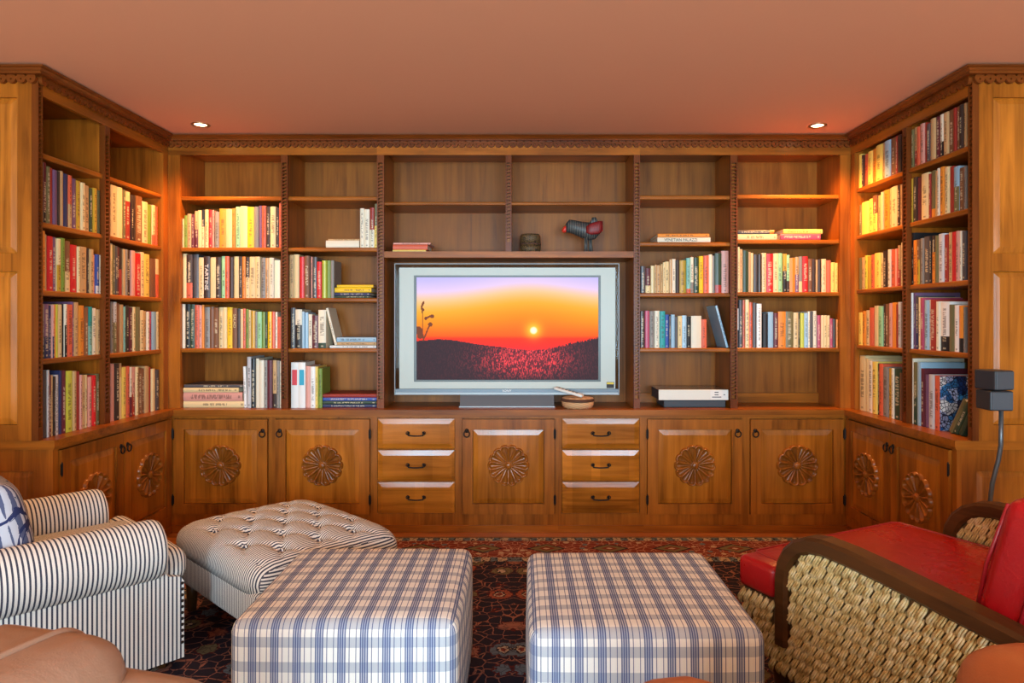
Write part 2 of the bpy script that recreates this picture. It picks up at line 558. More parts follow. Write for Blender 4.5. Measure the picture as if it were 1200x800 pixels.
def prism(poly, fn, d0, d1):
    """polygon (a, b) extruded between d0 and d1; fn(a, b, d) gives the point"""
    bm = bmesh.new()
    A = [bm.verts.new(fn(a, b, d0)) for a, b in poly]
    B = [bm.verts.new(fn(a, b, d1)) for a, b in poly]
    n = len(poly)
    f1, f2 = bm.faces.new(A), bm.faces.new(list(reversed(B)))
    for i in range(n):
        bm.faces.new((A[i], A[(i + 1) % n], B[(i + 1) % n], B[i]))
    bm.normal_update()
    bmesh.ops.triangulate(bm, faces=[f1, f2])
    return bm

def frame_matrix(origin, U, N):
    """local (u, v, w) -> world: u along U, v up, w along the outward normal N"""
    U, N = Vector(U), Vector(N)
    m = Matrix.Identity(4)
    for i in range(3):
        m[i][0], m[i][1], m[i][2], m[i][3] = U[i], (0, 0, 1)[i], N[i], origin[i]
    return m

def text_mesh(txt, size, depth=0.0004, width=None):
    cu = bpy.data.curves.new('lettering', 'FONT')
    cu.body = txt
    cu.size = size
    cu.align_x, cu.align_y = 'CENTER', 'CENTER'
    cu.extrude = depth
    ob = bpy.data.objects.new('lettering', cu)
    C.objects.link(ob)
    bpy.context.view_layer.update()
    me = bpy.data.meshes.new_from_object(ob.evaluated_get(bpy.context.evaluated_depsgraph_get()))
    bpy.data.objects.remove(ob)
    if width and me.vertices:
        xs = [v.co.x for v in me.vertices]
        k = width / (max(xs) - min(xs))
        for v in me.vertices:
            v.co.x *= k
    return me

# ================================================================== THE ROOM
def struct(name, bm, mat, label=None, parent=None):
    o = link(name, finish(bm, name), mat, parent)
    if parent is None:
        o['kind'] = 'structure'
        if label: o['label'] = label
    return o

struct('floor', boxes((ROOM_L - .1, ROOM_R + .1, ROOM_F - .1, ROOM_B + .1, -0.10, 0.0)), FLOORM, 'oak plank floor showing beside the rug')
struct('ceiling', boxes((ROOM_L - .1, ROOM_R + .1, ROOM_F - .1, ROOM_B + .1, ROOM_H, ROOM_H + .1)), CEIL, 'ceiling coloured apricot with painted-in warm bounce light')
struct('wall_back', boxes((ROOM_L - .1, ROOM_R + .1, ROOM_B, ROOM_B + .1, 0, ROOM_H)), PLASTER, 'plaster wall behind the bookcases')
struct('wall_left', boxes((ROOM_L - .1, ROOM_L, ROOM_F, ROOM_B, 0, ROOM_H)), PLASTER, 'plaster wall beside the striped armchair')
struct('wall_right', boxes((ROOM_R, ROOM_R + .1, ROOM_F, ROOM_B, 0, ROOM_H)), PLASTER, 'plaster wall beside the red armchair')
_w = []
_xs = [ROOM_L - .1] + [c for w in WINDOWS for c in w] + [ROOM_R + .1]
for _i in range(0, len(_xs), 2):
    _w.append((_xs[_i], _xs[_i + 1], ROOM_F - .1, ROOM_F, 0, ROOM_H))
for a, b in WINDOWS:
    _w.append((a, b, ROOM_F - .1, ROOM_F, 0, WIN_Z[0]))
    _w.append((a, b, ROOM_F - .1, ROOM_F, WIN_Z[1], ROOM_H))
struct('wall_front', boxes(*_w), PLASTER, 'plaster wall with three windows facing the bookcases')
for i, (a, b) in enumerate(WINDOWS):
    y0, y1 = ROOM_F - .08, ROOM_F - .03
    fr = struct('window_%d' % (i + 1), boxes((a, a + .05, y0, y1, *WIN_Z), (b - .05, b, y0, y1, *WIN_Z),
                (a + .05, b - .05, y0, y1, WIN_Z[0], WIN_Z[0] + .05), (a + .05, b - .05, y0, y1, WIN_Z[1] - .05, WIN_Z[1])), WINFR, 'white framed window')
    m = (a + b) / 2
    zc = (WIN_Z[0] + WIN_Z[1]) / 2
    struct('mullion', boxes((m - .015, m + .015, y0, y1, WIN_Z[0] + .05, WIN_Z[1] - .05)), WINFR, parent=fr)
    for x0, x1 in ((a + .05, m - .015), (m + .015, b - .05)):
        for z0, z1 in ((WIN_Z[0] + .05, zc), (zc, WIN_Z[1] - .05)):
            struct('pane', boxes((x0, x1, y0 + .02, y0 + .026, z0, z1)), GLASS, parent=fr)

# ------------------------------------------------------------------ rug
rg = link('persian_rug', finish(rbox(RUG[0], RUG[1], RUG[2], RUG[3], 0.0005, 0.012, 0.003, 1), 'persian_rug'), RUGM)
props(rg, 'patterned Persian rug with navy field and brick red border', 'rug')
for s, xx in ((-1, RUG[0]), (1, RUG[1])):
    bm = bmesh.new()
    tube_geo(bm, [(xx, RUG[2], .007), (xx, RUG[3], .007)], .0065, 6)
    link('selvedge', finish(bm, 'selvedge', True), WHITEB, rg, mb=Matrix.Identity(4))

# ------------------------------------------------------------------ ceiling downlights
def downlight(x, y, label, power):
    t = thing('downlight', label, 'ceiling light', (x, y, ROOM_H), group='recessed ceiling downlights')
    link('trim_ring', finish(lathe([(.050, 0), (.050, -.003), (.043, -.006), (.036, -.005), (.032, 0.0)], 32), 'trim_ring', True), CHROME, t, mb=Matrix.Identity(4))
    link('bulb', finish(lathe([(0, -.0035), (.016, -.003), (.028, -.002), (.032, -.0005)], 24), 'bulb', True), BULB, t, mb=Matrix.Identity(4))
    d = bpy.data.lights.new('downlight_beam', 'SPOT')
    d.energy, d.color = power, (1.0, 0.44, 0.13)
    d.spot_size, d.spot_blend, d.shadow_soft_size = math.radians(128), 1.0, 0.035
    o = bpy.data.objects.new('downlight_beam', d)
    C.objects.link(o)
    o.location = (x, y, ROOM_H - .03)
DL = [(px(235, 3.806), 3.806, 'round recessed downlight in the corner above the striped armchair side bookcases', 58),
      (px(958, 3.823), 3.823, 'round recessed downlight in the corner above the red armchair side bookcases', 76)]
for x, y, l, p in DL:
    downlight(x, y, l, p)
for x, l in ((-1.5, 'striped armchair'), (1.5, 'red armchair')):
    downlight(x, 1.35, 'round recessed downlight in the open ceiling over the %s' % l, 12)
    downlight(x, -0.9, 'round recessed downlight near the windows on the %s side' % l, 12)

# ================================================================== BUILT-IN CABINETS
YF, YBK = 4.04, 4.36                       # face and back of the wall bookcases
XL, XR = -2.085, 1.953                     # faces of the two wings
YEND = 2.95                                # near end of the wings
XLB, XRB = XL - .32, XR + .32
BY, BXL, BXR = 4.00, -2.045, 1.908         # faces of the base cabinets
BEND = 2.985
CT, CTH = 0.7226, 0.030                    # worktop height, thickness
CO = 0.022                                 # worktop overhang
TOPR = 2.222                               # underside of the top rail

# --- worktop: one continuous U
poly = [(ROOM_L + .002, BEND - CO), (BXL + CO, BEND - CO), (BXL + CO, BY - CO), (BXR - CO, BY - CO), (BXR - CO, BEND - CO), (ROOM_R - .002, BEND - CO),
        (ROOM_R - .002, ROOM_B - .004), (ROOM_L + .002, ROOM_B - .004)]
bm = prism(poly, lambda a, b, d: (a, b, d), CT - CTH, CT)
bmesh.ops.remove_doubles(bm, verts=bm.verts, dist=1e-5)
wt = link('worktop', finish(bm, 'worktop'), WOOD[0])
props(wt, 'long U-shaped stained wood worktop running round all the base cabinets', 'worktop')
bm = prism([(a * .0 + a, b) for a, b in [(ROOM_L + .002, BEND - CO + .008), (BXL + CO - .008, BEND - CO + .008), (BXL + CO - .008, BY - CO + .008), (BXR - CO + .008, BY - CO + .008),
        (BXR - CO + .008, BEND - CO + .008), (ROOM_R - .002, BEND - CO + .008), (ROOM_R - .002, ROOM_B - .01), (ROOM_L + .002, ROOM_B - .01)]], lambda a, b, d: (a, b, d), CT - CTH - .012, CT - CTH)
link('edge_moulding', finish(bm, 'edge_moulding'), WOOD[0], wt)

# --- shared small parts
def rosette_mesh():
    n, R = 14, 0.122
    na, nr = n * 12, 26
    bm = bmesh.new()
    c = bm.verts.new((0, 0, .021))
    prev = None
    for j in range(1, nr + 1):
        s = j / nr
        ring = []
        for k in range(na):
            th = 2 * math.pi * k / na
            ph = ((th * n / (2 * math.pi)) % 1.0) * 2 - 1        # -1..1 across one petal
            Rb = R * (0.90 + 0.10 * math.sqrt(max(0, 1 - ph * ph)))
            r = s * Rb
            if s < .17:
                w = .012 + .009 * math.sqrt(max(0, 1 - (s / .17) ** 2))
            elif s < .21:
                w = .002
            else:
                q = (s - .21) / .79
                ridge = .0200 * (.45 + .55 * q)
                half = (.36 + .52 * q / .78) if q < .78 else .88 * math.sqrt(max(0, 1 - ((q - .78) / .1) ** 2)) if q < .88 else 0
                if half > 0 and abs(ph) < half:
                    e = abs(ph) / half
                    w = ridge * (e ** 3.0) * .97 + .0003
                else:
                    w = ridge
                if q > .93:
                    w = ridge * max(0, 1 - ((q - .93) / .07) ** 2)
            ring.append(bm.verts.new((r * math.sin(th), r * math.cos(th), w)))
        if prev is None:
            for k in range(na):
                bm.faces.new((c, ring[k], ring[(k + 1) % na]))
        else:
            for k in range(na):
                bm.faces.new((prev[k], ring[k], ring[(k + 1) % na], prev[(k + 1) % na]))
        prev = ring
    me = finish(bm, 'rosette', True)
    me.materials.append(CARVED)
    return me
ROSETTE = rosette_mesh()

def ring_pull_mesh():
    bm = bmesh.new()
    lathe([(0, .006), (.010, .005), (.013, .0)], 12, bm=bm, c=(0, .012, 0))
    N = 20
    pts = [(.0165 * math.sin(2 * math.pi * k / N), -.006 + .0175 * math.cos(2 * math.pi * k / N), .011) for k in range(N + 1)]
    tube_geo(bm, pts, .0036, 6)
    tube_geo(bm, [(0, .012, .003), (0, .012, .013)], .004, 6)
    me = finish(bm, 'ring_pull', True)
    me.materials.append(IRON)
    return me
RINGPULL = ring_pull_mesh()

def hinge_mesh():
    bm = bmesh.new()
    tube_geo(bm, [(0, -.028, .003), (0, .028, .003)], .0042, 8)
    box(bm, -.007, .007, -.024, .024, 0, .0025)
    for s in (-1, 1):
        tube_geo(bm, [(0, s * .028, .003), (0, s * .034, .003)], [.003, .001], 6)
    me = finish(bm, 'hinge')
    me.materials.append(IRON)
    return me
HINGE = hinge_mesh()

def bail_mesh():
    bm = bmesh.new()
    pts = []
    for s in (-1, 1):
        q = []
        for k in range(15):
            a = k / 14 * 2 * math.pi * 1.15
            r = .0045 + .0065 * k / 14
            q.append((s * (.048 + r * math.cos(a + math.pi * .6)), .004 + r * math.sin(a + math.pi * .6), .010))
        tube_geo(bm, q, [.0026] * 15, 6)
        lathe([(0, .012), (.006, .010), (.008, 0)], 10, bm=bm, c=(s * .044, .002, 0))
    bar = [(-.046 + .092 * k / 16, -.007 - .004 * math.sin(math.pi * k / 16), .013) for k in range(17)]
    tube_geo(bm, bar, [.0034 + .0010 * (k % 2) for k in range(17)], 6)
    me = finish(bm, 'bail_pull', True)
    me.materials.append(IRON)
    return me
BAIL = bail_mesh()

def raised(w, h, bw, depth, w0=0.0, inset=0.0):
    """raised field panel: flat field w x h whose borders fall away by depth over bw"""
    bm = bmesh.new()
    o = [bm.verts.new(p) for p in ((0, 0, w0), (w, 0, w0), (w, h, w0), (0, h, w0))]
    i = [bm.verts.new(p) for p in ((bw, bw, w0 + depth), (w - bw, bw, w0 + depth), (w - bw, h - bw, w0 + depth), (bw, h - bw, w0 + depth))]
    bk = [bm.verts.new((v.co.x, v.co.y, w0 - .006)) for v in o]
    bm.faces.new(i)
    for k in range(4):
        k2 = (k + 1) % 4
        bm.faces.new((o[k], o[k2], i[k2], i[k]))
        bm.faces.new((bk[k], bk[k2], o[k2], o[k]))
    bm.faces.new(bk)
    return bm

def frame_bm(w, h, st, rl, t=.018, base=.0):
    """stiles and rails with chamfer-free joints, front at w=t"""
    return boxes((0, st, 0, h, base, t), (w - st, w, 0, h, base, t), (st, w - st, 0, rl, base, t - .0004), (st, w - st, h - rl, h, base, t - .0004))

def door(parent, M, w, h, pull_side=None, rose=True, hinge_side=None, st=.060):
    """frame-and-panel door; M maps its lower left corner on the face plane"""
    d = link('door', finish(frame_bm(w, h, st, st, .014, -.004), 'door'), WOOD[1], parent, mw=M)
    T = lambda u, v, ww: Matrix.Translation((u, v, ww))
    link('raised_panel', finish(raised(w - 2 * st - .005, h - 2 * st - .005, .030, .0054, .0045), 'raised_panel'), PANEL[1], d, mb=T(st + .0025, st + .0025, 0))
    if rose:
        link('rosette', ROSETTE, None, d, mb=T(w / 2, h / 2 + .008, .0098))
    if pull_side is not None:
        link('ring_pull', RINGPULL, None, d, mb=T(.026 if pull_side < 0 else w - .026, h - .078, .0138))
    if hinge_side is not None:
        for vv in (.085, h - .085):
            link('hinge', HINGE, None, d, mb=T(-.002 if hinge_side < 0 else w + .002, vv, .0142))
    return d

DZ0, DZ1 = pz(602.3, BY), pz(490.3, BY)       # door bottom and top
TOE = .045

def base_frame(parent, M, w, holes, h=CT - CTH - .013, t=.02, z0=TOE):
    """face frame of width w with openings (u0, u1, v0, v1), built as strips; front at local w=0"""
    us = sorted({0, w, *[a for q in holes for a in q[:2]]})
    vs = sorted({z0, h, *[a for q in holes for a in q[2:]]})
    bm = bmesh.new()
    for u0, u1 in zip(us, us[1:]):
        run = None
        for v0, v1 in zip(vs, vs[1:]):
            um, vm = (u0 + u1) / 2, (v0 + v1) / 2
            hole = any(q[0] < um < q[1] and q[2] < vm < q[3] for q in holes)
            if hole:
                if run: box(bm, u0, u1, run[0], run[1], -t, 0)
                run = None
            else:
                run = (run[0], v1) if run else (v0, v1)
        if run: box(bm, u0, u1, run[0], run[1], -t, 0)
    bmesh.ops.remove_doubles(bm, verts=bm.verts, dist=1e-6)
    return link('face_frame', finish(bm, 'face_frame'), WOOD[1], parent, mw=M)

UB, NB_ = (1, 0, 0), (0, -1, 0)
def base_unit(label, x0p, x1p, doors=(), drawers=(), group=None):
    x0, x1 = px(x0p, BY), px(x1p, BY)
    t = thing('base_cabinet', label, 'cabinet', ((x0 + x1) / 2, BY, 0), group=group)
    M = frame_matrix((x0, BY, 0), UB, NB_)
    holes = []
    for a, b, *_ in doors: holes.append((px(a, BY) - x0, px(b, BY) - x0, DZ0, DZ1))
    for a, b, z0, z1 in drawers: holes.append((px(a, BY) - x0, px(b, BY) - x0, pz(z1, BY), pz(z0, BY)))
    base_frame(t, M, x1 - x0, holes)
    link('carcass', finish(boxes((x0 + .002, x1 - .002, BY + .021, ROOM_B - .01, .0, CT - CTH - .014)), 'carcass'), WOOD[2], t)
    link('plinth', finish(boxes((x0, x1, BY - .008, BY + .02, 0.0005, TOE)), 'plinth'), WOOD[0], t)
    for a, b, ps, hs in doors:
        u0, u1 = px(a, BY) + .003, px(b, BY) - .003
        door(t, frame_matrix((u0, BY, DZ0 + .003), UB, NB_), u1 - u0, DZ1 - DZ0 - .006, ps, True, hs)
    for a, b, z0, z1 in drawers:
        u0, u1 = px(a, BY) + .003, px(b, BY) - .003
        v0, v1 = pz(z1, BY) + .0025, pz(z0, BY) - .0025
        dr = link('drawer', finish(raised(u1 - u0, v1 - v0, .030, .0054, .004), 'drawer'), PANEL[0], t, mw=frame_matrix((u0, BY, v0), UB, NB_))
        link('bail_pull', BAIL, None, dr, mb=Matrix.Translation(((u1 - u0) / 2, (v1 - v0) / 2, .0094)))
    return t

XC0, XC1 = CX + BXL * F / BY, CX + BXR * F / BY
base_unit('wide carved two-door base cabinet between the corner and the drawers, striped ottoman side', XC0, 438,
          doors=((204 if XC0 < 203 else XC0 + 4, 314.6, 1, -1), (322.8, 434.2, -1, 1)))
base_unit('three-drawer base cabinet under the television edge nearer the striped ottoman', 438, 537.5,
          drawers=((442.2, 533.4, 489.8, 525.9), (442.2, 533.4, 526.8, 563.1), (442.2, 533.4, 564, 601.2)), group='three-drawer base cabinets')
base_unit('single-door base cabinet with carved rosette right below the television stand', 537.5, 654, doors=((541.4, 650.2, -1, 1),))
base_unit('three-drawer base cabinet below the round basket', 654, 754,
          drawers=((658, 749.6, 489.8, 525.9), (658, 749.6, 526.8, 563.1), (658, 749.6, 564, 601.2)), group='three-drawer base cabinets')
base_unit('wide carved two-door base cabinet between the drawers and corner, red armchair side', 754, XC1,
          doors=((758, 869.4, 1, -1), (878.4, min(989.3, XC1 - 3.5), -1, 1)))

def base_wing(side, label):
    X = BXL if side < 0 else BXR
    U = (0, 1, 0) if side < 0 else (0, -1, 0)
    N = (1, 0, 0) if side < 0 else (-1, 0, 0)
    wall = ROOM_L if side < 0 else ROOM_R
    t = thing('base_cabinet', label, 'cabinet', (X, (BEND + BY) / 2, 0))
    org = (X, BEND if side < 0 else BY, 0)
    L = BY - BEND
    M = frame_matrix(org, U, N)
    m0, m1 = (.034, .022) if side < 0 else (.022, .034)
    mid = (m0 + L - m1) / 2
    holes = [(m0, mid, DZ0, DZ1 + .004), (mid, L - m1, DZ0, DZ1 + .004)]
    base_frame(t, M, L, holes)
    a, b = sorted((X - side * -.021 if False else X + side * .021, wall - side * .004))
    link('carcass', finish(boxes((a, b, BEND + .021, BY + .018, 0, CT - CTH - .014)), 'carcass'), WOOD[2], t)
    a, b = sorted((X - side * .008, X + side * .02))
    link('plinth', finish(boxes((a, b, BEND - .008, BY - .009, 0.0005, TOE)), 'plinth'), WOOD[1], t)
    for k, (u0, u1, v0, v1) in enumerate(holes):
        Md = M @ Matrix.Translation((u0 + .003, v0 + .003, 0))
        door(t, Md, u1 - u0 - .006, v1 - v0 - .006, 1 if k == 0 else -1, True, -1 if k == 0 else 1)
    # end panel facing the room
    a, b = sorted((X + side * .0205, wall - side * .004))
    w, h = b - a, CT - CTH - .014
    Me = frame_matrix((a, BEND + .004, 0), (1, 0, 0), (0, -1, 0))
    ep = link('end_panel', finish(frame_bm(w, h, .066, .095, .004, -.016), 'end_panel'), WOOD[1], t, mw=Me)
    link('raised_panel', finish(raised(w - .134, h - .192, .026, .006, -.006), 'raised_panel'), PANEL[1], ep, mb=Matrix.Translation((.067, .096, 0)))
    a, b = sorted((X - side * .008, wall - side * .004))
    link('plinth', finish(boxes((a, b, BEND - .016, BEND - .0085, 0.0005, TOE)), 'plinth'), WOOD[0], t)
    return t
base_wing(-1, 'two-door base cabinet with end panel right behind the striped armchair')
base_wing(1, 'two-door base cabinet with end panel right behind the red leather armchair')

# ------------------------------------------------------------------ bookcases
ST = .025
def notched(parent, M, width, z0, z1, depth=.028):
    """ladder-carved strip: two thin edges and a row of little rungs over a recessed groove"""
    e = width * .19
    bm = boxes((0, e, z0, z1, 0, depth), (width - e, width, z0, z1, 0, depth))
    z = z0 + .055
    box(bm, e, width - e, z0, z, 0, depth - .0005)
    top = z1 - .045
    box(bm, e, width - e, top, z1, 0, depth - .0005)
    sp = .0205
    n = int((top - z) / sp)
    for k in range(1, n + 1):
        zz = z + k * sp
        if zz + .009 < top:
            vs = box(bm, e, width - e, zz, zz + .0075, 0, depth - .002)
            for i in (1, 2, 5, 6):          # slanted rungs read as a twist
                vs[i].co.y += .004
    return link('notched_strip', finish(bm, 'notched_strip'), CROWN_W[1], parent, mw=M)

def shelf_obj(parent, x0, x1, y0, y1, z, th=ST, axis=0, front='y-'):
    bm = bmesh.new()
    box(bm, x0, x1, y0, y1, z - th / 2, z + th / 2)
    key = {'y-': lambda v: abs(v.co.y - y0) < 1e-6, 'x+': lambda v: abs(v.co.x - x1) < 1e-6, 'x-': lambda v: abs(v.co.x - x0) < 1e-6}[front]
    es = [e for e in bm.edges if key(e.verts[0]) and key(e.verts[1]) and abs(e.verts[0].co.z - e.verts[1].co.z) < 1e-6]
    bmesh.ops.bevel(bm, geom=es, offset=.007, segments=3, profile=.5, affect='EDGES')
    return link('shelf', finish(bm, 'shelf'), WOOD[axis], parent)

POSTS = [(329.3, 337.2), (441.7, 450.0), (592.5, 599.5), (742.7, 750.0), (856.0, 864.4)]
POSTX = [(px(a, YF), px(b, YF)) for a, b in POSTS]
XA0, XF1 = px(211.2, YF), px(984.5, YF)
ZS = {'A': [1.967, 1.664, 1.364, 1.065], 'B': [1.967, 1.664, 1.364, 1.065], 'E': [1.973, 1.696, 1.394, 1.067], 'F': [1.977, 1.71, 1.399, 1.068],
      'L': [1.967, 1.664, 1.364, 1.062], 'R': [2.000, 1.725, 1.41, 1.088]}
TVB = 1.634                                   # centre of the board above the television

def post(parent, x0, x1, z0=CT, z1=TOPR, strip=True):
    link('divider_panel', finish(boxes((x0, x1, YF + .0285, YBK, z0 + .0005, z1 + .03)), 'divider_panel'), WOOD[2], parent)
    notched(parent, frame_matrix((x0, YF + .028, 0), UB, NB_), x1 - x0, z0 + .0005, z1)

def wall_case(label, x0, x1):
    t = thing('bookcase', label, 'bookcase', ((x0 + x1) / 2, YF, CT))
    link('back_panel', finish(boxes((x0, x1, YBK + .0005, YBK + .018, CT + .0005, ROOM_H - .002)), 'back_panel'), BACKW, t)
    link('top_rail', finish(boxes((x0, x1, YF, YF + .02, TOPR + .0005, ROOM_H - .002)), 'top_rail'), WOOD[0], t)
    link('top_panel', finish(boxes((x0, x1, YF + .021, YBK, TOPR + .031, TOPR + .05)), 'top_panel'), WOOD[0], t)
    return t

bcA = wall_case('two-bay wall bookcase left of the television reaching the striped armchair corner', XL, POSTX[1][0])
bcC = wall_case('wide middle bookcase with two bays above the television niche', POSTX[1][0], POSTX[3][1])
bcE = wall_case('two-bay wall bookcase right of the television reaching the red armchair corner', POSTX[3][1], XR)
# corner stiles
link('corner_stile', finish(boxes((XL + .0004, XA0, YF, YF + .02, CT + .0005, TOPR)), 'corner_stile'), WOOD[2], bcA)
link('side_panel', finish(boxes((XA0 - .02, XA0 - .001, YF + .0205, YBK, CT + .0005, TOPR + .03)), 'side_panel'), WOOD[2], bcA)
link('corner_stile', finish(boxes((XF1, XR - .0004, YF, YF + .02, CT + .0005, TOPR)), 'corner_stile'), WOOD[2], bcE)
link('side_panel', finish(boxes((XF1 + .001, XF1 + .02, YF + .0205, YBK, CT + .0005, TOPR + .03)), 'side_panel'), WOOD[2], bcE)
post(bcA, *POSTX[0])
post(bcC, *POSTX[1])
post(bcC, POSTX[2][0], POSTX[2][1], TVB + .018, TOPR)
post(bcC, *POSTX[3])
post(bcE, *POSTX[4])
SY0 = YF + .012
for z in ZS['A']:
    shelf_obj(bcA, XA0 + .001, POSTX[0][0] - .0003, SY0, YBK, z)
    shelf_obj(bcA, POSTX[0][1] + .0003, POSTX[1][0] - .0003, SY0, YBK, z)
for a, b in ((POSTX[1][1], POSTX[2][0]), (POSTX[2][1], POSTX[3][0])):
    shelf_obj(bcC, a + .0003, b - .0003, SY0, YBK, 1.937, .020)
o = link('television_shelf', finish(boxes((POSTX[1][1] + .0003, POSTX[3][0] - .0003, YF + .004, YBK, TVB - .018, TVB + .018)), 'television_shelf'), WOOD[0], bcC)
for z, z2 in zip(ZS['E'], ZS['F']):
    shelf_obj(bcE, POSTX[3][1] + .0003, POSTX[4][0] - .0003, SY0, YBK, z)
    shelf_obj(bcE, POSTX[4][1] + .0003, XF1 - .001, SY0, YBK, z2)
link('base_strip', finish(boxes((XA0, POSTX[0][0], YBK - .03, YBK - .0005, CT + .0005, CT + .06), (POSTX[0][1], POSTX[1][0], YBK - .03, YBK - .0005, CT + .0005, CT + .06)), 'base_strip'), WOOD[0], bcA)
link('base_strip', finish(boxes((POSTX[3][1], POSTX[4][0], YBK - .03, YBK - .0005, CT + .0005, CT + .06), (POSTX[4][1], XF1, YBK - .03, YBK - .0005, CT + .0005, CT + .06)), 'base_strip'), WOOD[0], bcE)

# wings
WY = {'L': (YEND + .03, 3.425, 3.468, 3.985), 'R': (YEND + .03, 3.455, 3.492, 3.99)}    # near opening edge, divider near, divider far, far opening edge
def wing(side, key, label):
    X = XL if side < 0 else XR
    XB = XLB if side < 0 else XRB
    wall = ROOM_L if side < 0 else ROOM_R
    n0, d0, d1, f1 = WY[key]
    t = thing('bookcase', label, 'bookcase', (X, YEND, CT))
    def bx(xa, xb, *r):
        a, b = sorted((xa, xb))
        return (a, b, *r)
    out = side            # direction into the case
    link('back_panel', finish(boxes(bx(XB + out * .0005, XB + out * .016, YEND + .02, YF + .3, CT + .0005, ROOM_H - .002)), 'back_panel'), BACKW, t)
    link('top_rail', finish(boxes(bx(X, X + out * .02, n0 + .0003, YF - .0005, TOPR + .0005, ROOM_H - .002)), 'top_rail'), WOOD[1], t)
    link('top_panel', finish(boxes(bx(X + out * .021, XB, YEND + .0205, YF + .3, TOPR + .031, TOPR + .05)), 'top_panel'), WOOD[1], t)
    link('corner_stile', finish(boxes(bx(X, X + out * .02, f1, YF - .0005, CT + .0005, TOPR)), 'corner_stile'), WOOD[2], t)
    link('side_panel', finish(boxes(bx(X + out * .0205, XB, f1 + .001, f1 + .02, CT + .0005, TOPR + .03)), 'side_panel'), WOOD[2], t)
    link('divider_panel', finish(boxes(bx(X + out * .0285, XB, d0, d1, CT + .0005, TOPR + .03)), 'divider_panel'), WOOD[2], t)
    U, N = ((0, 1, 0), (1, 0, 0)) if side < 0 else ((0, -1, 0), (-1, 0, 0))
    for a, b in ((d0, d1), (YEND + .0205 - .02, n0)):
        org = (X + out * .028, a if side < 0 else b, 0)
        notched(t, frame_matrix(org, U, N), b - a, CT + .0005, TOPR if a == d0 else ROOM_H - .002)
    for z in ZS[key]:
        for a, b in ((n0 + .0003, d0 - .0003), (d1 + .0003, f1 - .0005)):
            xa, xb = sorted((X + out * .012, XB))
            shelf_obj(t, xa, xb, a, b, z, axis=1, front='x+' if side < 0 else 'x-')
    # end panel with two raised fields, facing the room
    a, b = sorted((X + out * .0285, wall - out * .004))
    h = ROOM_H - .002 - CT
    Me = frame_matrix((a, YEND + .020, CT + .0005), (1, 0, 0), (0, -1, 0))
    w = b - a
    zz = [pz(498, YEND) - CT, pz(318, YEND) - CT, pz(297, YEND) - CT, pz(114, YEND) - CT]
    st = .062
    bm = boxes((0, st, 0, h, 0, .02), (w - st, w, 0, h, 0, .02), (st, w - st, 0, zz[0], 0, .0196), (st, w - st, zz[1], zz[2], 0, .0196), (st, w - st, zz[3], h, 0, .0196))
    ep = link('end_panel', finish(bm, 'end_panel'), WOOD[1], t, mw=Me)
    for v0, v1 in ((zz[0], zz[1]), (zz[2], zz[3])):
        link('raised_panel', finish(raised(w - 2 * st - .002, v1 - v0 - .002, .028, .008, .010), 'raised_panel'), PANEL[1], ep, mb=Matrix.Translation((st + .001, v0 + .001, 0)))
    return t
bcL = wing(-1, 'L', 'bookcase wing with carved end panel standing behind the striped armchair')
bcR = wing(1, 'R', 'bookcase wing with carved end panel standing behind the small black speaker')

# --- crown moulding and its scalloped band
PATH = [(ROOM_L + .004, YEND), (XL, YEND), (XL, YF), (XR, YF), (XR, YEND), (ROOM_R - .004, YEND)]
def offset_path(path, d):
    out = []
    for i, p in enumerate(path):
        p = Vector(p)
        ns = []
        for a, b in ((i - 1, i), (i, i + 1)):
            if 0 <= a and b < len(path):
                t = (Vector(path[b]) - Vector(path[a])).normalized()
                ns.append(Vector((t.y, -t.x)))
        if len(ns) == 1:
            out.append(p + ns[0] * d)
        else:
            m = (ns[0] + ns[1])
            out.append(p + m * (d / (1 + ns[0].dot(ns[1]))))
    return out
def sweep(prof, path):
    bm = bmesh.new()
    rows = []
    for d, z in prof:
        rows.append([bm.verts.new((p.x, p.y, z)) for p in offset_path(path, d)])
    n = len(prof)
    for i in range(n):
        a, b = rows[i], rows[(i + 1) % n]
        for k in range(len(path) - 1):
            bm.faces.new((a[k], a[k + 1], b[k + 1], b[k]))
    bm.faces.new([r[0] for r in rows])
    bm.faces.new([r[-1] for r in rows])
    return bm
ZT = ROOM_H - .001
crown = struct('trim_1', sweep([(.001, 2.300), (.034, 2.300), (.034, 2.309), (.040, 2.313), (.046, 2.320), (.056, 2.323), (.060, 2.3265), (.060, 2.3285), (.030, 2.3285), (.030, ZT), (.001, ZT)], PATH), CROWN_W[0],
               'stepped crown moulding with scalloped band round the top of the bookcases')
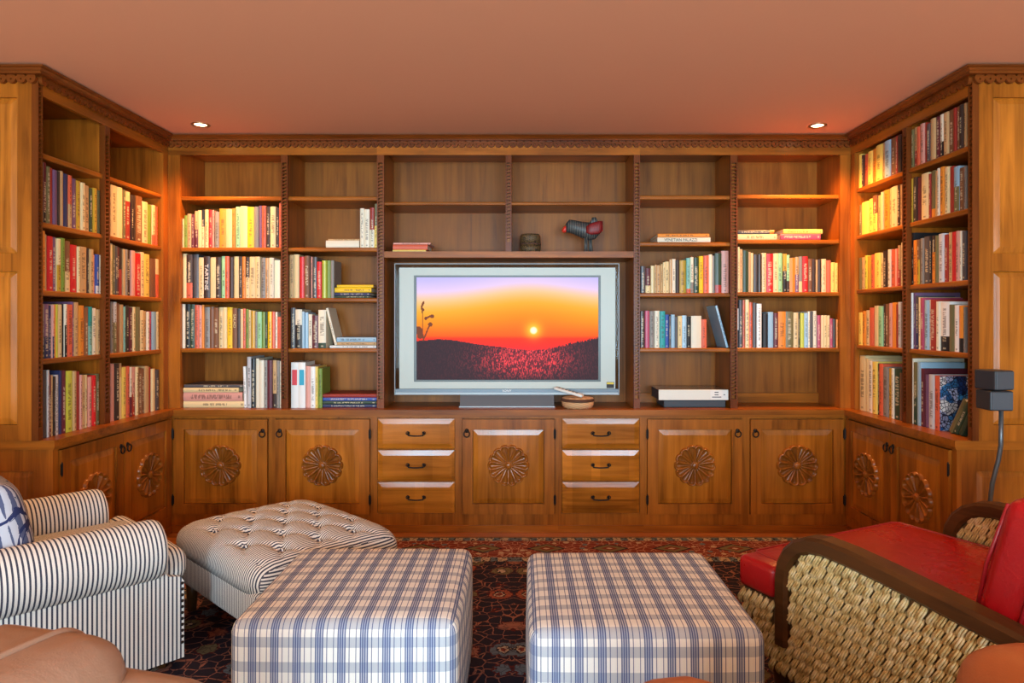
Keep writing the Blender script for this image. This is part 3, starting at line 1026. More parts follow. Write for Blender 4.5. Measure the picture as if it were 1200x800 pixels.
def scallops():
    bm = bmesh.new()
    zt, zc, thick = 2.300, 2.284, .016
    for i in range(len(PATH) - 1):
        a, b = (Vector(p) for p in PATH[i:i + 2])
        t = (b - a).normalized()
        nrm = Vector((t.y, -t.x))
        L = (b - a).length
        a = a + nrm * 0
        n = max(3, round(L / .043))
        s = L / n
        for k in range(n):
            cx = (k + .5) * s
            N = 16
            r = s / 2
            outer, inner = [], []
            for j in range(N):
                th = 2 * math.pi * j / N
                c, sn = math.cos(th), math.sin(th)
                if sn > 0:
                    q = min((zt - zc) / sn if sn > 1e-6 else 9, r / abs(c) if abs(c) > 1e-6 else 9)
                else:
                    q = r * (1.0 if abs(c) > .999 else (.92 - .0 * c))
                outer.append((cx + q * c, zc + q * sn))
                inner.append((cx + .0038 * c, zc - .002 + .0038 * sn))
            def V(p, d):
                w = a + t * p[0] + nrm * d
                return bm.verts.new((w.x, w.y, p[1]))
            of, inf = [V(p, thick) for p in outer], [V(p, thick) for p in inner]
            ob, inb = [V(p, .0006) for p in outer], [V(p, .0006) for p in inner]
            for j in range(N):
                j2 = (j + 1) % N
                bm.faces.new((of[j], of[j2], inf[j2], inf[j]))
                bm.faces.new((of[j], ob[j], ob[j2], of[j2]))
                bm.faces.new((inf[j], inf[j2], inb[j2], inb[j]))
    return bm
link('scalloped_band', finish(scallops(), 'scalloped_band'), CROWN_W[0], crown)

# ================================================================== BOOKS
PAL = {  # code: (linear colour, word)
    'w': ((232, 230, 224), 'white'), 'i': ((230, 218, 192), 'ivory'), 'c': ((226, 200, 146), 'cream'), 't': ((196, 156, 106), 'tan'),
    'f': ((238, 204, 96), 'pale yellow'), 'y': ((240, 192, 24), 'yellow'), 'Y': ((196, 152, 44), 'mustard'), 'o': ((226, 136, 44), 'orange'),
    'z': ((214, 96, 64), 'coral'), 'r': ((156, 46, 36), 'brick red'), 'R': ((206, 32, 34), 'bright red'), 'p': ((218, 154, 138), 'pink'),
    'x': ((176, 72, 100), 'magenta'), 'm': ((96, 34, 44), 'maroon'), 'v': ((118, 84, 116), 'mauve'), 'n': ((124, 80, 50), 'brown'),
    'd': ((58, 40, 32), 'dark brown'), 'k': ((28, 26, 28), 'black'), 'h': ((78, 74, 76), 'charcoal'), 'e': ((136, 130, 122), 'grey'),
    's': ((200, 198, 198), 'silver grey'), 'g': ((118, 142, 52), 'green'), 'G': ((44, 66, 46), 'dark green'), 'l': ((150, 202, 150), 'mint green'),
    'L': ((196, 200, 70), 'lime'), 'u': ((112, 104, 66), 'olive'), 'a': ((30, 150, 148), 'teal'), 'q': ((154, 188, 208), 'pale blue'),
    'b': ((56, 84, 160), 'blue'), 'B': ((44, 48, 86), 'navy'), 'A': ((128, 188, 176), 'aqua')}
BOOKS = []       # every book: dict(mesh data, matrix, px area, label ...)

def book_geo(t, d, h):
    """cover verts/faces/uv and page block; x thickness, y from spine into the shelf, z height"""
    bt = min(.0028, t * .16)
    b = min(.0045, t * .18)
    outer = [(0, d), (0, b), (t * .2, b * .28), (t * .5, 0), (t * .8, b * .28), (t, b), (t, d)]
    inner = [(t - bt, d), (t - bt, b + bt), (bt, b + bt), (bt, d)]
    P = outer + inner
    n = len(P)
    V = [(x, y, 0) for x, y in P] + [(x, y, h) for x, y in P]
    Fc, UV = [], []
    for i in range(n):
        j = (i + 1) % n
        Fc.append((i, j, n + j, n + i))
        if 1 <= i <= 4:
            UV += [(P[i][0] / t, 0), (P[j][0] / t, 0), (P[j][0] / t, 1), (P[i][0] / t, 1)]
        else:
            UV += [(-5, .5)] * 4
    # caps as quads along the U
    caps = [(0, 1, 9, 10), (1, 2, 9), (2, 3, 9), (3, 8, 9), (3, 4, 8), (4, 5, 8), (5, 6, 7, 8)]
    for c in caps:
        Fc.append(tuple(reversed(c)))
        UV += [(-5, .5)] * len(c)
        Fc.append(tuple(k + n for k in c))
        UV += [(-5, .5)] * len(c)
    x0, x1, y0, y1, z0, z1 = bt * 1.02, t - bt * 1.02, b + bt * 1.02, d - .004, .0028, h - .0028
    PV = [(x0, y0, z0), (x1, y0, z0), (x1, y1, z0), (x0, y1, z0), (x0, y0, z1), (x1, y0, z1), (x1, y1, z1), (x0, y1, z1)]
    PF = [(0, 3, 2, 1), (4, 5, 6, 7), (0, 1, 5, 4), (1, 2, 6, 5), (2, 3, 7, 6), (3, 0, 4, 7)]
    return V, Fc, UV, PV, PF

def add_book(code, t, d, h, M, area, label, group, key=None, cover=None):
    base, second, frac = code[0], code[0], 0.0
    if '/' in code:                           # 'c/k40': lower 40 % of the spine in another colour
        base, s2 = code.split('/')
        second, frac = s2[0], int(s2[1:]) / 100
    BOOKS.append(dict(c=base, c2=second, fr=frac, t=max(t, .004), d=d, h=h, M=M, area=area, label=label, group=group, key=key, cover=cover))

ORD = ['zeroth', 'first', 'second', 'third', 'fourth', 'fifth', 'sixth', 'seventh', 'eighth', 'ninth', 'tenth'] + ['%dth' % k for k in range(11, 21)] + ['21st', '22nd', '23rd'] + ['%dth' % k for k in range(24, 31)]
SHELFW = ['top', 'second', 'third', 'fourth', 'bottom']
BAYW = {'A': 'corner bay left of television', 'B': 'bay just left of television', 'E': 'bay just right of television', 'F': 'corner bay right of television',
        'L1': 'outer bay of wing behind striped armchair', 'L2': 'inner bay of wing behind striped armchair',
        'R1': 'inner bay of wing behind black speaker', 'R2': 'outer bay of wing behind black speaker'}
BAYG = {k: v for k, v in BAYW.items()}

def shelf_base(bay, k):
    """top surface of the k-th level from the top (4 = worktop)"""
    key = bay[0]
    return CT if k == 4 else ZS[key][k] + ST / 2
def shelf_gap(bay, k):
    key = bay[0]
    up = TOPR if k == 0 else ZS[key][k - 1] - ST / 2
    return up - shelf_base(bay, k)

BAYX = {'A': (XA0, POSTX[0][0]), 'B': (POSTX[0][1], POSTX[1][0]), 'C': (POSTX[1][1], POSTX[2][0]), 'E': (POSTX[3][1], POSTX[4][0]), 'F': (POSTX[4][1], XF1)}
SET = .022           # books stand this far behind the shelf edge
def upright(bay, k, origin, scale, start, toks, ref):
    """toks: 'code x_right y_top' in pixels of a crop; crop origin and scale turn them into picture pixels"""
    z0 = shelf_base(bay, k) + .0004
    gap = shelf_gap(bay, k)
    key = bay[0]
    x = start
    idx = 0
    items = [q.split() for q in toks.split(';')]
    nb = sum(1 for q in items if q[0] != '_')
    for q in items:
        x1 = float(q[1])
        if q[0] == '_':
            x = x1
            continue
        yt = float(q[2])
        a, b = origin[0] + x / scale, origin[0] + x1 / scale
        yp = origin[1] + yt / scale
        idx += 1
        if key in 'ABEF':
            Yp = YF + SET
            lo, hi = BAYX[key]
            X0, X1 = max(lo + .001, px(a, Yp)), min(hi - .001, px(b, Yp))
            t = X1 - X0 - .0006
            h = pz(yp, Yp) - z0
            M = Matrix.Translation((X0, Yp + random.uniform(-.004, .006), z0))
            depth = YBK - Yp
        else:
            Xp = XL - SET if key == 'L' else XR + SET
            dx = random.uniform(-.004, .004)
            n0, d0, d1, f1 = WY[key]
            lo, hi = (n0, d0) if bay in ('L1', 'R2') else (d1, f1)
            Ya, Yb = (min(hi - .001, max(lo + .001, Xp * F / (e - CX))) for e in (a, b))
            Ym = (Ya + Yb) / 2
            t = abs(Yb - Ya) - .0006
            h = pz(yp, Ym) - z0
            if key == 'L':
                M = Matrix.Translation((Xp + dx, Ya, z0)) @ Matrix.Rotation(math.pi / 2, 4, 'Z')
            else:
                M = Matrix.Translation((Xp + dx, Ya, z0)) @ Matrix.Rotation(-math.pi / 2, 4, 'Z')
            depth = .30
        if t < .0045:            # hidden behind the post
            x = x1
            continue
        h = max(.10, min(h, gap - .012))
        d = min(depth - .035, max(.12, h * random.uniform(.68, .82)))
        word = PAL[q[0][0]][1]
        pos = idx if ref[1] > 0 else nb + 1 - idx
        label = '%s book, %s from %s, %s shelf, %s' % (word, ORD[pos], ref[0], SHELFW[k], BAYW[bay])
        add_book(q[0], t, d, h, M, (b - a) * (h * F / 4.0), label, 'books on %s shelf, %s' % (SHELFW[k], BAYG[bay]), (bay, k, idx), q[3] if len(q) > 3 else None)
        x = x1

RF = {'A': ('the corner', 1), 'B': ('television', -1), 'E': ('television', 1), 'F': ('the corner', -1), 'L1': ('the corner', -1), 'L2': ('the corner', -1), 'R1': ('the corner', 1), 'R2': ('the corner', 1)}
ROWS = [
 ('A', 1, (205, 230), 9.2308, 58, 'c 95 240;g 130 205;t 178 188;m 210 195;t/m50 250 158;c 290 150;k/c55 320 145;c 358 142;R 400 145;p 422 148;_ 432;e 478 165;o 552 132;c 618 135;o 655 130;l 705 112;c 782 105;y 852 112;e 905 110;v 935 98;z 985 100;d 1030 110;c 1090 110;d 1122 120;z 1160 60'),
 ('A', 2, (205, 290), 9.2308, 75, 'c 125 50;d/z35 190 75;h 250 72;c 310 105;d 378 95;c 442 105;d 498 105;l 542 92;z 588 95;d 635 105;c 688 95;d 728 98;o 765 98;d/c50 808 105;c 870 100;c 922 98;e 980 108;t 1018 112;i 1070 110;i 1140 135;n 1160 135'),
 ('A', 3, (205, 350), 9.2308, 62, 'i 110 35;k 162 50;G 215 60;z 262 65;p 290 70;o 315 65;e 372 90;n 420 85;n 470 95;c 520 92;c 562 92;y 620 92;n 672 100;h 708 105;c 738 110;z 768 105;g 798 110;c 822 120;Y 868 130;e 892 138;l 940 140;g 975 142;G 998 140;y 1048 138;z 1085 138;i 1108 142;z 1165 195'),
 ('A', 4, (205, 410), 9.2308, 778, 's 822 75;k 870 95;i 905 92;i 965 110;e 1000 110;m 1055 110;t/d30 1100 110;e 1132 115;i 1165 120'),
 ('B', 1, (330, 230), 10.0, 918, 'i 968 140;i 1032 152;r/i45 1086 130;u/f50 1122 85'),
 ('B', 2, (330, 290), 10.0, 80, 't 140 85;c 205 80;R 265 105;n 325 95;d 345 100;p 360 108;h 415 110;R 470 165;L 520 150;g 572 150;e 612 150'),
 ('B', 3, (330, 350), 10.0, 105, 'h 162 105;i/k60 240 125;q 270 150;q 312 160;i 355 180;m 430 195;i/G14 520 130'),
 ('B', 4, (330, 410), 10.0, 110, 'w 195 145;w 278 145;p 335 190;w 395 195;f 425 195;g 476 215'),
 ('E', 2, (745, 260), 8.89, 52, 'h 105 460;m/c30 158 480;c 198 455;t 218 445;t 262 450;t 285 438;c 308 420;c 350 412;t 380 390;i 418 385;d 458 395;Y 528 398;A/z12 572 375;i/e30 605 365;G 660 370;y 705 355;z 762 350;i 798 338;e 825 350;G/r20 895 325;p 970 300'),
 ('E', 3, (745, 345), 10.0, 52, 'd 110 195;x 165 190;e 222 195;i 282 190;a 345 195;b 390 235;h 415 250;q 462 235;h 495 260;c 545 250;q 600 245;k 650 262;i 770 250;z 835 290'),
 ('F', 2, (855, 260), 8.571, 82, 'c 104 250;t 135 270;G 190 285;t 215 300;c 240 310;h 285 325;d 325 325;c 375 310;R 440 318;c 490 315;l 535 312;Y/k55 575 320;l/d30 605 330;o 662 360;t/v50 700 350;e/c30 735 345;R 790 345;n 828 370;d 870 370;t 890 378;d 930 375;c 978 370;z 1020 385;f 1062 405;f 1105 410'),
 ('F', 3, (855, 345), 8.571, 82, 'w/k45 94 140;h 135 55;z 158 55;c 198 50;z 235 78;h 275 82;w 325 92;_ 338;k 390 190;q 445 175;m 492 185;o 568 170;u 645 170;c 695 180;d 712 185;L 750 185;q 792 185;i 812 170;h 840 170;i 872 165;e 885 205;x 920 208;c 950 208;c 982 208;c 1008 210;x 1035 240;d 1070 245;o 1108 250'),
 ('L1', 1, (44, 180), 8.0, 46, 'e 58 45;m/k20 92 80;u 125 122;r 150 135;v 190 155;d 210 165;t 242 165;B 288 190;z/t45 325 205;v 372 235;Y 412 255;c 450 275;t 492 300;G 525 325;Y 560 325;u 600 345;v 620 355'),
 ('L1', 2, (44, 265), 8.89, 52, 'o 82 48;t 105 85;R 162 105;v 205 115;c/Y50 248 130;g 292 125;n/c40 355 155;R 425 195;c 450 215;t 525 215;d 545 230;t 585 240;p 605 300;b/s20 645 295;i 680 300'),
 ('L1', 3, (44, 345), 9.41, 55, 'e/G25 80 105;v/B40 135 105;B 165 120;p/B40 185 110;o 205 110;L 235 108;c 285 110;k 300 105;i/k60 328 105;z 388 110;v 405 80;t 460 85;o 515 120;n 560 140;a/A60 608 135;i 655 150;t 705 165;i 745 160'),
 ('L1', 4, (44, 425), 8.89, 52, 'h 100 80;s 125 75;m 150 125;t 175 130;d 190 140;s 232 125;B 255 80;m 300 80;L 372 85;t 405 85;r 440 90;p 465 125;t 500 130;c 528 125;_ 540;p 580 145;R 620 130;u 655 115;G 682 115'),
 ('L2', 1, (122, 210), 10.0, 86, 'c 158 65;c 222 90;u 258 125;c/r80 320 145;d 345 185;d 370 190;n 455 200;c 520 265;g 570 300;c/z25 610 305;z 630 320'),
 ('L2', 2, (122, 280), 10.667, 90, 'c 114 40;u 140 75;h 175 90;m 205 100;d/r55 240 115;t 268 125;e 295 130;d 340 140;p 390 145;R 460 180;c 510 165;f 580 190;n 645 245;c/z60 695 250;f 725 325'),
 ('L2', 3, (122, 345), 10.667, 92, 'e 122 80;s/u60 165 80;n 205 110;t 250 125;A 278 150;d 320 135;m 360 160;c 395 155;u 450 155;c 500 195;t 540 205;i 570 215;x 600 210;q 660 215;c 690 215;f 720 220;c 782 215'),
 ('L2', 4, (122, 415), 10.0, 92, 'p 132 110;d 180 110;t/c75 222 105;f 270 150;z 305 140;i/m40 335 150;p/r45 380 150;c 410 150;n 450 165;n 480 165;t 530 140;r 560 150;c 600 170;h 650 180;L 682 175'),
 ('R1', 0, (995, 145), 9.41, 62, 'f 135 340;d 160 345;z 200 335;f 250 305;o 290 280;f 360 230;t 390 210;q 455 130;n 510 100;r 535 90;d 572 60'),
 ('R1', 1, (995, 210), 10.0, 92, 'u 145 300;f 225 265;f 275 230;n/f50 330 190;t 370 190;c 400 150;o 465 125;t 490 105;c 560 85;d 600 70;t 618 60'),
 ('R1', 2, (995, 280), 11.43, 100, 'c 130 245;u 165 250;t 205 245;L 245 220;Y 285 230;z 325 210;f 365 190;f 415 185;c 455 185;d 510 155;i 550 140;z 600 140;p 640 130;R 655 125;t/r40 690 85;c 705 50'),
 ('R1', 3, (995, 345), 11.43, 118, 'f 180 240;o 220 220;c 270 210;z 330 175;c 385 150;l 445 160;d 480 125;n 525 125;p 560 115;o 620 105;r 640 130;s 680 100;e 705 110'),
 ('R1', 4, (995, 405), 9.41, 90, 'c 108 75;c 175 110;c 210 140;i 255 165;f 305 175;d 330 195;z 370 200;e 425 235;Y 462 250;i 490 250;G 560 255;n 578 300'),
 ('R2', 0, (1055, 105), 8.0, 84, 'u 120 375;t/r40 155 355;z 185 350;p 225 300;r 245 310;h 280 320;t 325 255;m 365 240;i/k35 400 190;t 445 165;n 495 145;r 520 150;n 550 110;d 585 90;t 608 40'),
 ('R2', 1, (1055, 185), 9.41, 82, 'Y 135 230;d 175 215;m 230 215;c 310 170;r 330 175;u/o18 380 140;t 405 140;i 435 115;o 480 100;c 530 100;r 580 95;q/u55 640 95;n 690 110;e 715 90'),
 ('R2', 2, (1055, 260), 9.41, 115, 'k 140 120;o 185 200;n/Y55 215 195;e 255 180;h 320 160;k 345 150;d/o65 385 150;u 420 150;s 480 130;r 520 140;t 565 115;R 610 110;p 645 100;i 670 100;h 715 100'),
 ('R2', 3, (1055, 335), 9.41, 112, 'w 130 75;v 160 75;h/B40 200 110;c 220 125;x 260 130;q 310 155;i 330 150;r 390 150;i 435 170;w/k30 535 175;u 585 205;w 645 210;o/k30 695 215;e 715 230'),
 ('R2', 4, (1055, 410), 7.62, 102, 'i 115 75;u/G45 150 110;q 185 110;m 215 165;v 250 220;s 300 220;z 345 230 picture'),
]
for r in ROWS:
    upright(*r, RF[r[0]])

def flat_stack(bay, k, origin, scale, items, stackname, Yp=None, z0=None, d=.2, where=None):
    """items from the bottom up: (code, x0, x1, ytop, ybottom) in crop pixels, spines facing the room"""
    Yp = Yp or YF + SET + .012
    z = (z0 if z0 is not None else shelf_base(bay, k)) + .0006
    n = len(items)
    for j, (code, x0, x1, yt, yb) in enumerate(items):
        X0, X1 = px(origin[0] + x0 / scale, Yp), px(origin[0] + x1 / scale, Yp)
        lo, hi = BAYX['C' if where else bay]
        X0, X1 = max(X0, lo + .002), min(X1, hi - .002)
        th = (yb - yt) / scale * Yp / F
        M = Matrix.Translation((X1, Yp + random.uniform(-.004, .008), z)) @ Matrix.Rotation(-math.pi / 2, 4, 'Y')
        pos = 'bottom' if j == 0 else 'topmost' if j == n - 1 else ORD[j + 1] + ' lowest'
        word = PAL[code[0]][1]
        wh = where or '%s shelf, %s' % (SHELFW[k], BAYW[bay])
        label = '%s book lying %s in %s, %s' % (word, pos, stackname, wh)
        add_book(code, th - .0006, d, X1 - X0, M, (x1 - x0) * (yb - yt) / scale ** 2 * 3, label, 'books lying flat, %s' % wh, (bay, k, stackname, j))
        z += th
    return z

flat_stack('A', 4, (205, 410), 9.2308, [('c', 82, 762, 515, 585), ('p', 82, 730, 420, 515), ('c', 82, 690, 370, 420), ('h', 98, 750, 335, 370)], 'flat stack', d=.24)
flat_stack('B', 1, (330, 230), 10.0, [('i', 520, 910, 510, 595), ('t', 540, 908, 490, 510)], 'pair')
flat_stack('B', 2, (330, 290), 10.0, [('G', 620, 1030, 552, 580), ('B', 620, 1034, 514, 552), ('y', 620, 1050, 455, 512), ('y', 645, 1072, 422, 455)], 'flat stack')
z_b3 = flat_stack('B', 3, (330, 350), 10.0, [('w', 560, 1108, 548, 580)], 'stack', d=.26)
flat_stack('B', 3, (330, 350), 10.0, [('t', 640, 1112, 508, 546), ('q', 645, 1110, 450, 506)], 'upper pair', z0=z_b3, d=.22)
flat_stack('B', 4, (330, 410), 10.0, [('B', 482, 1112, 585, 625), ('G', 482, 1112, 545, 583), ('b', 482, 1112, 503, 543), ('r', 482, 1112, 460, 500)], 'flat stack', d=.22)
flat_stack('E', 1, (745, 260), 8.89, [('i', 230, 783, 150, 205), ('o', 230, 770, 110, 148)], 'pair', d=.24)
flat_stack('F', 1, (855, 260), 8.571, [('c', 85, 478, 120, 182), ('h/o12', 85, 450, 80, 118)], 'pair nearer television')
flat_stack('F', 1, (855, 260), 8.571, [('x', 510, 912, 110, 172), ('f', 540, 935, 62, 110)], 'pair nearer corner')
flat_stack('E', 1, (440, 270), 10.0, [('f', 200, 590, 225, 250), ('z', 202, 610, 160, 222), ('p', 210, 645, 138, 158)], 'flat trio', z0=TVB + .018, where='shelf above television, by divider')
# leaning books
def leaning(code, x, Y, z, t, d, h, ang, label, group, key):
    M = Matrix.Translation((x, Y, z)) @ Matrix.Rotation(math.radians(ang), 4, 'Y')
    add_book(code, t, d, h, M, 400, label, group, key)
leaning('w', px(205 + 86.5 - 5.6, YF + .03), YF + .03, CT + .001, .016, .20, .245, -1.5, 'white magazine file leaning against silver grey book, bottom shelf, corner bay left of television', 'leaning books', ('lean', 0))
leaning('i', px(392.2, YF + .03), YF + .028, z_b3 + .001, .014, .17, .226, -13.5, 'brown and ivory book leaning on thick ivory book, fourth shelf, bay just left of television', 'leaning books', ('lean', 1))
leaning('q', px(851.2, YF + .03), YF + .028, ZS['E'][3] + ST / 2 + .001, .013, .20, .258, -15.0, 'pale blue book leaning beside coral book, fourth shelf, bay just right of television', 'leaning books', ('lean', 2))
for j, (c, yy, hh) in enumerate((('u', 3.162, .185), ('G', 3.128, .175), ('G', 3.092, .165))):
    M = Matrix.Translation((XR + .028, yy, CT + .0165)) @ Matrix.Rotation(-math.pi / 2, 4, 'Z') @ Matrix.Rotation(math.radians(33), 4, 'Y')
    nm = ('olive book leaning against picture-covered book', 'dark green book leaning next to olive book', 'dark green leaning book touching the end post')[j]
    add_book(c, .026, .15, hh, M, 400, '%s, bottom shelf, wing behind black speaker' % nm, 'leaning books', ('lean', 3 + j))

TITLES = {('A', 2, 5): ('TARTINE', INKW, .62, .5), ('A', 3, 13): ('SALAD', INKC, .34, .68), ('E', 1, 'pair', 0): ('VENETIAN PALAZZI', INKB, .62, .56)}
LABELS = {('B', 4, 1): REDL, ('B', 4, 2): AQUAL}
order = sorted(range(len(BOOKS)), key=lambda i: -BOOKS[i]['area'])
keep = set(order[:300])
print('books in all', len(BOOKS))
sv, sf, suv, smi, sc1, sc2, srn = [], [], [], [], [], [], []
for i, b in enumerate(BOOKS):
    V, Fc, UV, PV, PF = book_geo(b['t'], b['d'], b['h'])
    jit = 1 + random.uniform(-.10, .10)
    c1 = tuple(min(1, c * jit) for c in lin(*PAL[b['c']][0]))
    c2 = lin(*PAL[b['c2']][0])
    rn = (random.random(), random.random(), random.random())
    special = b['key'] in TITLES or b['key'] in LABELS
    if special: rn = (rn[0], .1, rn[2])
    if i in keep:
        me = bpy.data.meshes.new('book')
        me.from_pydata(V, [], Fc)
        uvl = me.uv_layers.new(name='UVMap')
        uvl.data.foreach_set('uv', [c for q in UV for c in q])
        for nm, val in (('col', (*c1, 1)), ('col2', (*c2, b['fr'])), ('rnd', (*rn, 1))):
            a = me.attributes.new(nm, 'FLOAT_COLOR', 'POINT')
            a.data.foreach_set('color', list(val) * len(V))
        me.materials.append(BOOKM)
        if b['cover'] == 'picture':
            me.materials.append(PICTURE)
            me.polygons[0].material_index = 0
            me.polygons[5].material_index = 1
        o = link('book', me, None, None, mw=b['M'])
        props(o, b['label'], 'book', b['group'])
        pm = bpy.data.meshes.new('pages')
        pm.from_pydata(PV, [], PF)
        link('pages', pm, PAPER, o, mb=Matrix.Identity(4))
        if b['key'] in TITLES:
            txt, ink, ln, at = TITLES[b['key']]
            tm = text_mesh(txt, b['t'] * .78, .0003, b['h'] * ln)
            R = Matrix(((0, 1, 0, b['t'] / 2), (0, 0, -1, -.0006), (-1, 0, 0, b['h'] * at), (0, 0, 0, 1)))
            link('title', tm, ink, o, mb=R)
        if b['key'] in LABELS:
            link('spine_label', finish(boxes((b['t'] * .16, b['t'] * .84, -.0008, .006, b['h'] * .50, b['h'] * .84)), 'spine_label'), LABELS[b['key']], o, mb=Matrix.Identity(4))
    else:
        M = b['M']
        for vs, fs, uv, mi in ((V, Fc, UV, 0), (PV, PF, [(-5, .5)] * 24, 1)):
            o0 = len(sv)
            sv += [tuple(M @ Vector(v)) for v in vs]
            sf += [tuple(k + o0 for k in f) for f in fs]
            suv += uv
            smi += [mi] * len(fs)
            sc1 += [*c1, 1] * len(vs)
            sc2 += [*c2, b['fr']] * len(vs)
            srn += [*rn, 1] * len(vs)
if sv:
    me = bpy.data.meshes.new('books')
    me.from_pydata(sv, [], sf)
    me.uv_layers.new(name='UVMap').data.foreach_set('uv', [c for q in suv for c in q])
    for nm, val in (('col', sc1), ('col2', sc2), ('rnd', srn)):
        me.attributes.new(nm, 'FLOAT_COLOR', 'POINT').data.foreach_set('color', val)
    me.materials.append(BOOKM)
    me.materials.append(PAPER)
    me.polygons.foreach_set('material_index', smi)
    props(link('books', me), 'the thinner and smaller books filling in between the larger shelved books', 'books', kind='stuff')

# ================================================================== TELEVISION
YT = 4.13
tv = thing('television', 'large flat television with pale bezel showing an orange sunset', 'television', (px(594, YT), YT, CT))
R_ = lambda x0, x1, y0, y1, d0, d1, Y=YT: (px(x0, Y), px(x1, Y), Y + d0, Y + d1, pz(y1, Y), pz(y0, Y))
link('rear_housing', finish(rbox(*R_(478, 710, 316, 454, .03, .10), .01, 2), 'rear_housing'), BLACKP, tv)
def ring(x0, x1, y0, y1, X0, X1, Y0, Y1, d0, d1):
    o, i = R_(x0, x1, y0, y1, d0, d1), R_(X0, X1, Y0, Y1, d0, d1)
    return boxes((o[0], i[0], o[2], o[3], o[4], o[5]), (i[1], o[1], o[2], o[3], o[4], o[5]), (i[0], i[1], o[2], o[3], o[4], i[4]), (i[0], i[1], o[2], o[3], i[5], o[5]))
link('glass_border', finish(ring(463, 725, 309.3, 462, 468, 721, 313.5, 455.3, .002, .010), 'glass_border'), TVGLASS, tv)
link('chrome_edge', finish(ring(462.4, 725.6, 308.7, 462.4, 463, 725, 309.3, 462, .0, .012), 'chrome_edge'), SILVER2, tv)
link('bezel', finish(ring(468, 721, 313.5, 455.3, 485, 704, 322.5, 447.2, .0, .03), 'bezel'), SILVER, tv)
link('screen_surround', finish(ring(485, 704, 322.5, 447.2, 488, 701.3, 324.8, 445, .004, .03), 'screen_surround'), DGREY, tv)
lb = link('lower_bar', finish(boxes(R_(463.5, 724.5, 455.6, 459.6, -.004, .03)), 'lower_bar'), GREYP, tv)
link('lower_edge', finish(boxes(R_(463.5, 724.5, 459.7, 461.8, -.003, .03)), 'lower_edge'), SILVER2, tv)
link('logo', text_mesh('SONY', .018, .0004, .055), INKW, lb, mb=Matrix.Translation((px(594, YT), YT - .0046, pz(457.7, YT))) @ Matrix.Rotation(math.pi / 2, 4, 'X'))
st = link('sticker', finish(boxes(R_(710.8, 719.6, 447.4, 454.6, -.0008, .0)), 'sticker'), INKB, tv)
link('sticker_band', finish(boxes(R_(711.2, 719.2, 447.8, 450.0, -.0014, -.0009)), 'sticker_band'), YELLOWP, st)
# stand
link('stand_neck', finish(boxes((px(545, YT), px(645, YT), YT + .01, YT + .09, CT + .02, pz(461, YT))), 'stand_neck'), GREYP, tv)
bm = prism([(YT - .035, 0.001), (YT + .13, 0.001), (YT + .13, .028), (YT + .0, pz(462.4, YT) - CT), (YT - .012, pz(462.6, YT) - CT)], lambda a, b, d: (d, a, CT + b), px(539.5, YT), px(649, YT))
link('stand_base', finish(bm, 'stand_base'), GREYP, tv)
link('stand_edge', finish(boxes((px(539.5, YT) - .004, px(649, YT) + .004, YT - .046, YT - .0355, CT + .001, CT + .007)), 'stand_edge'), SILVER2, tv)

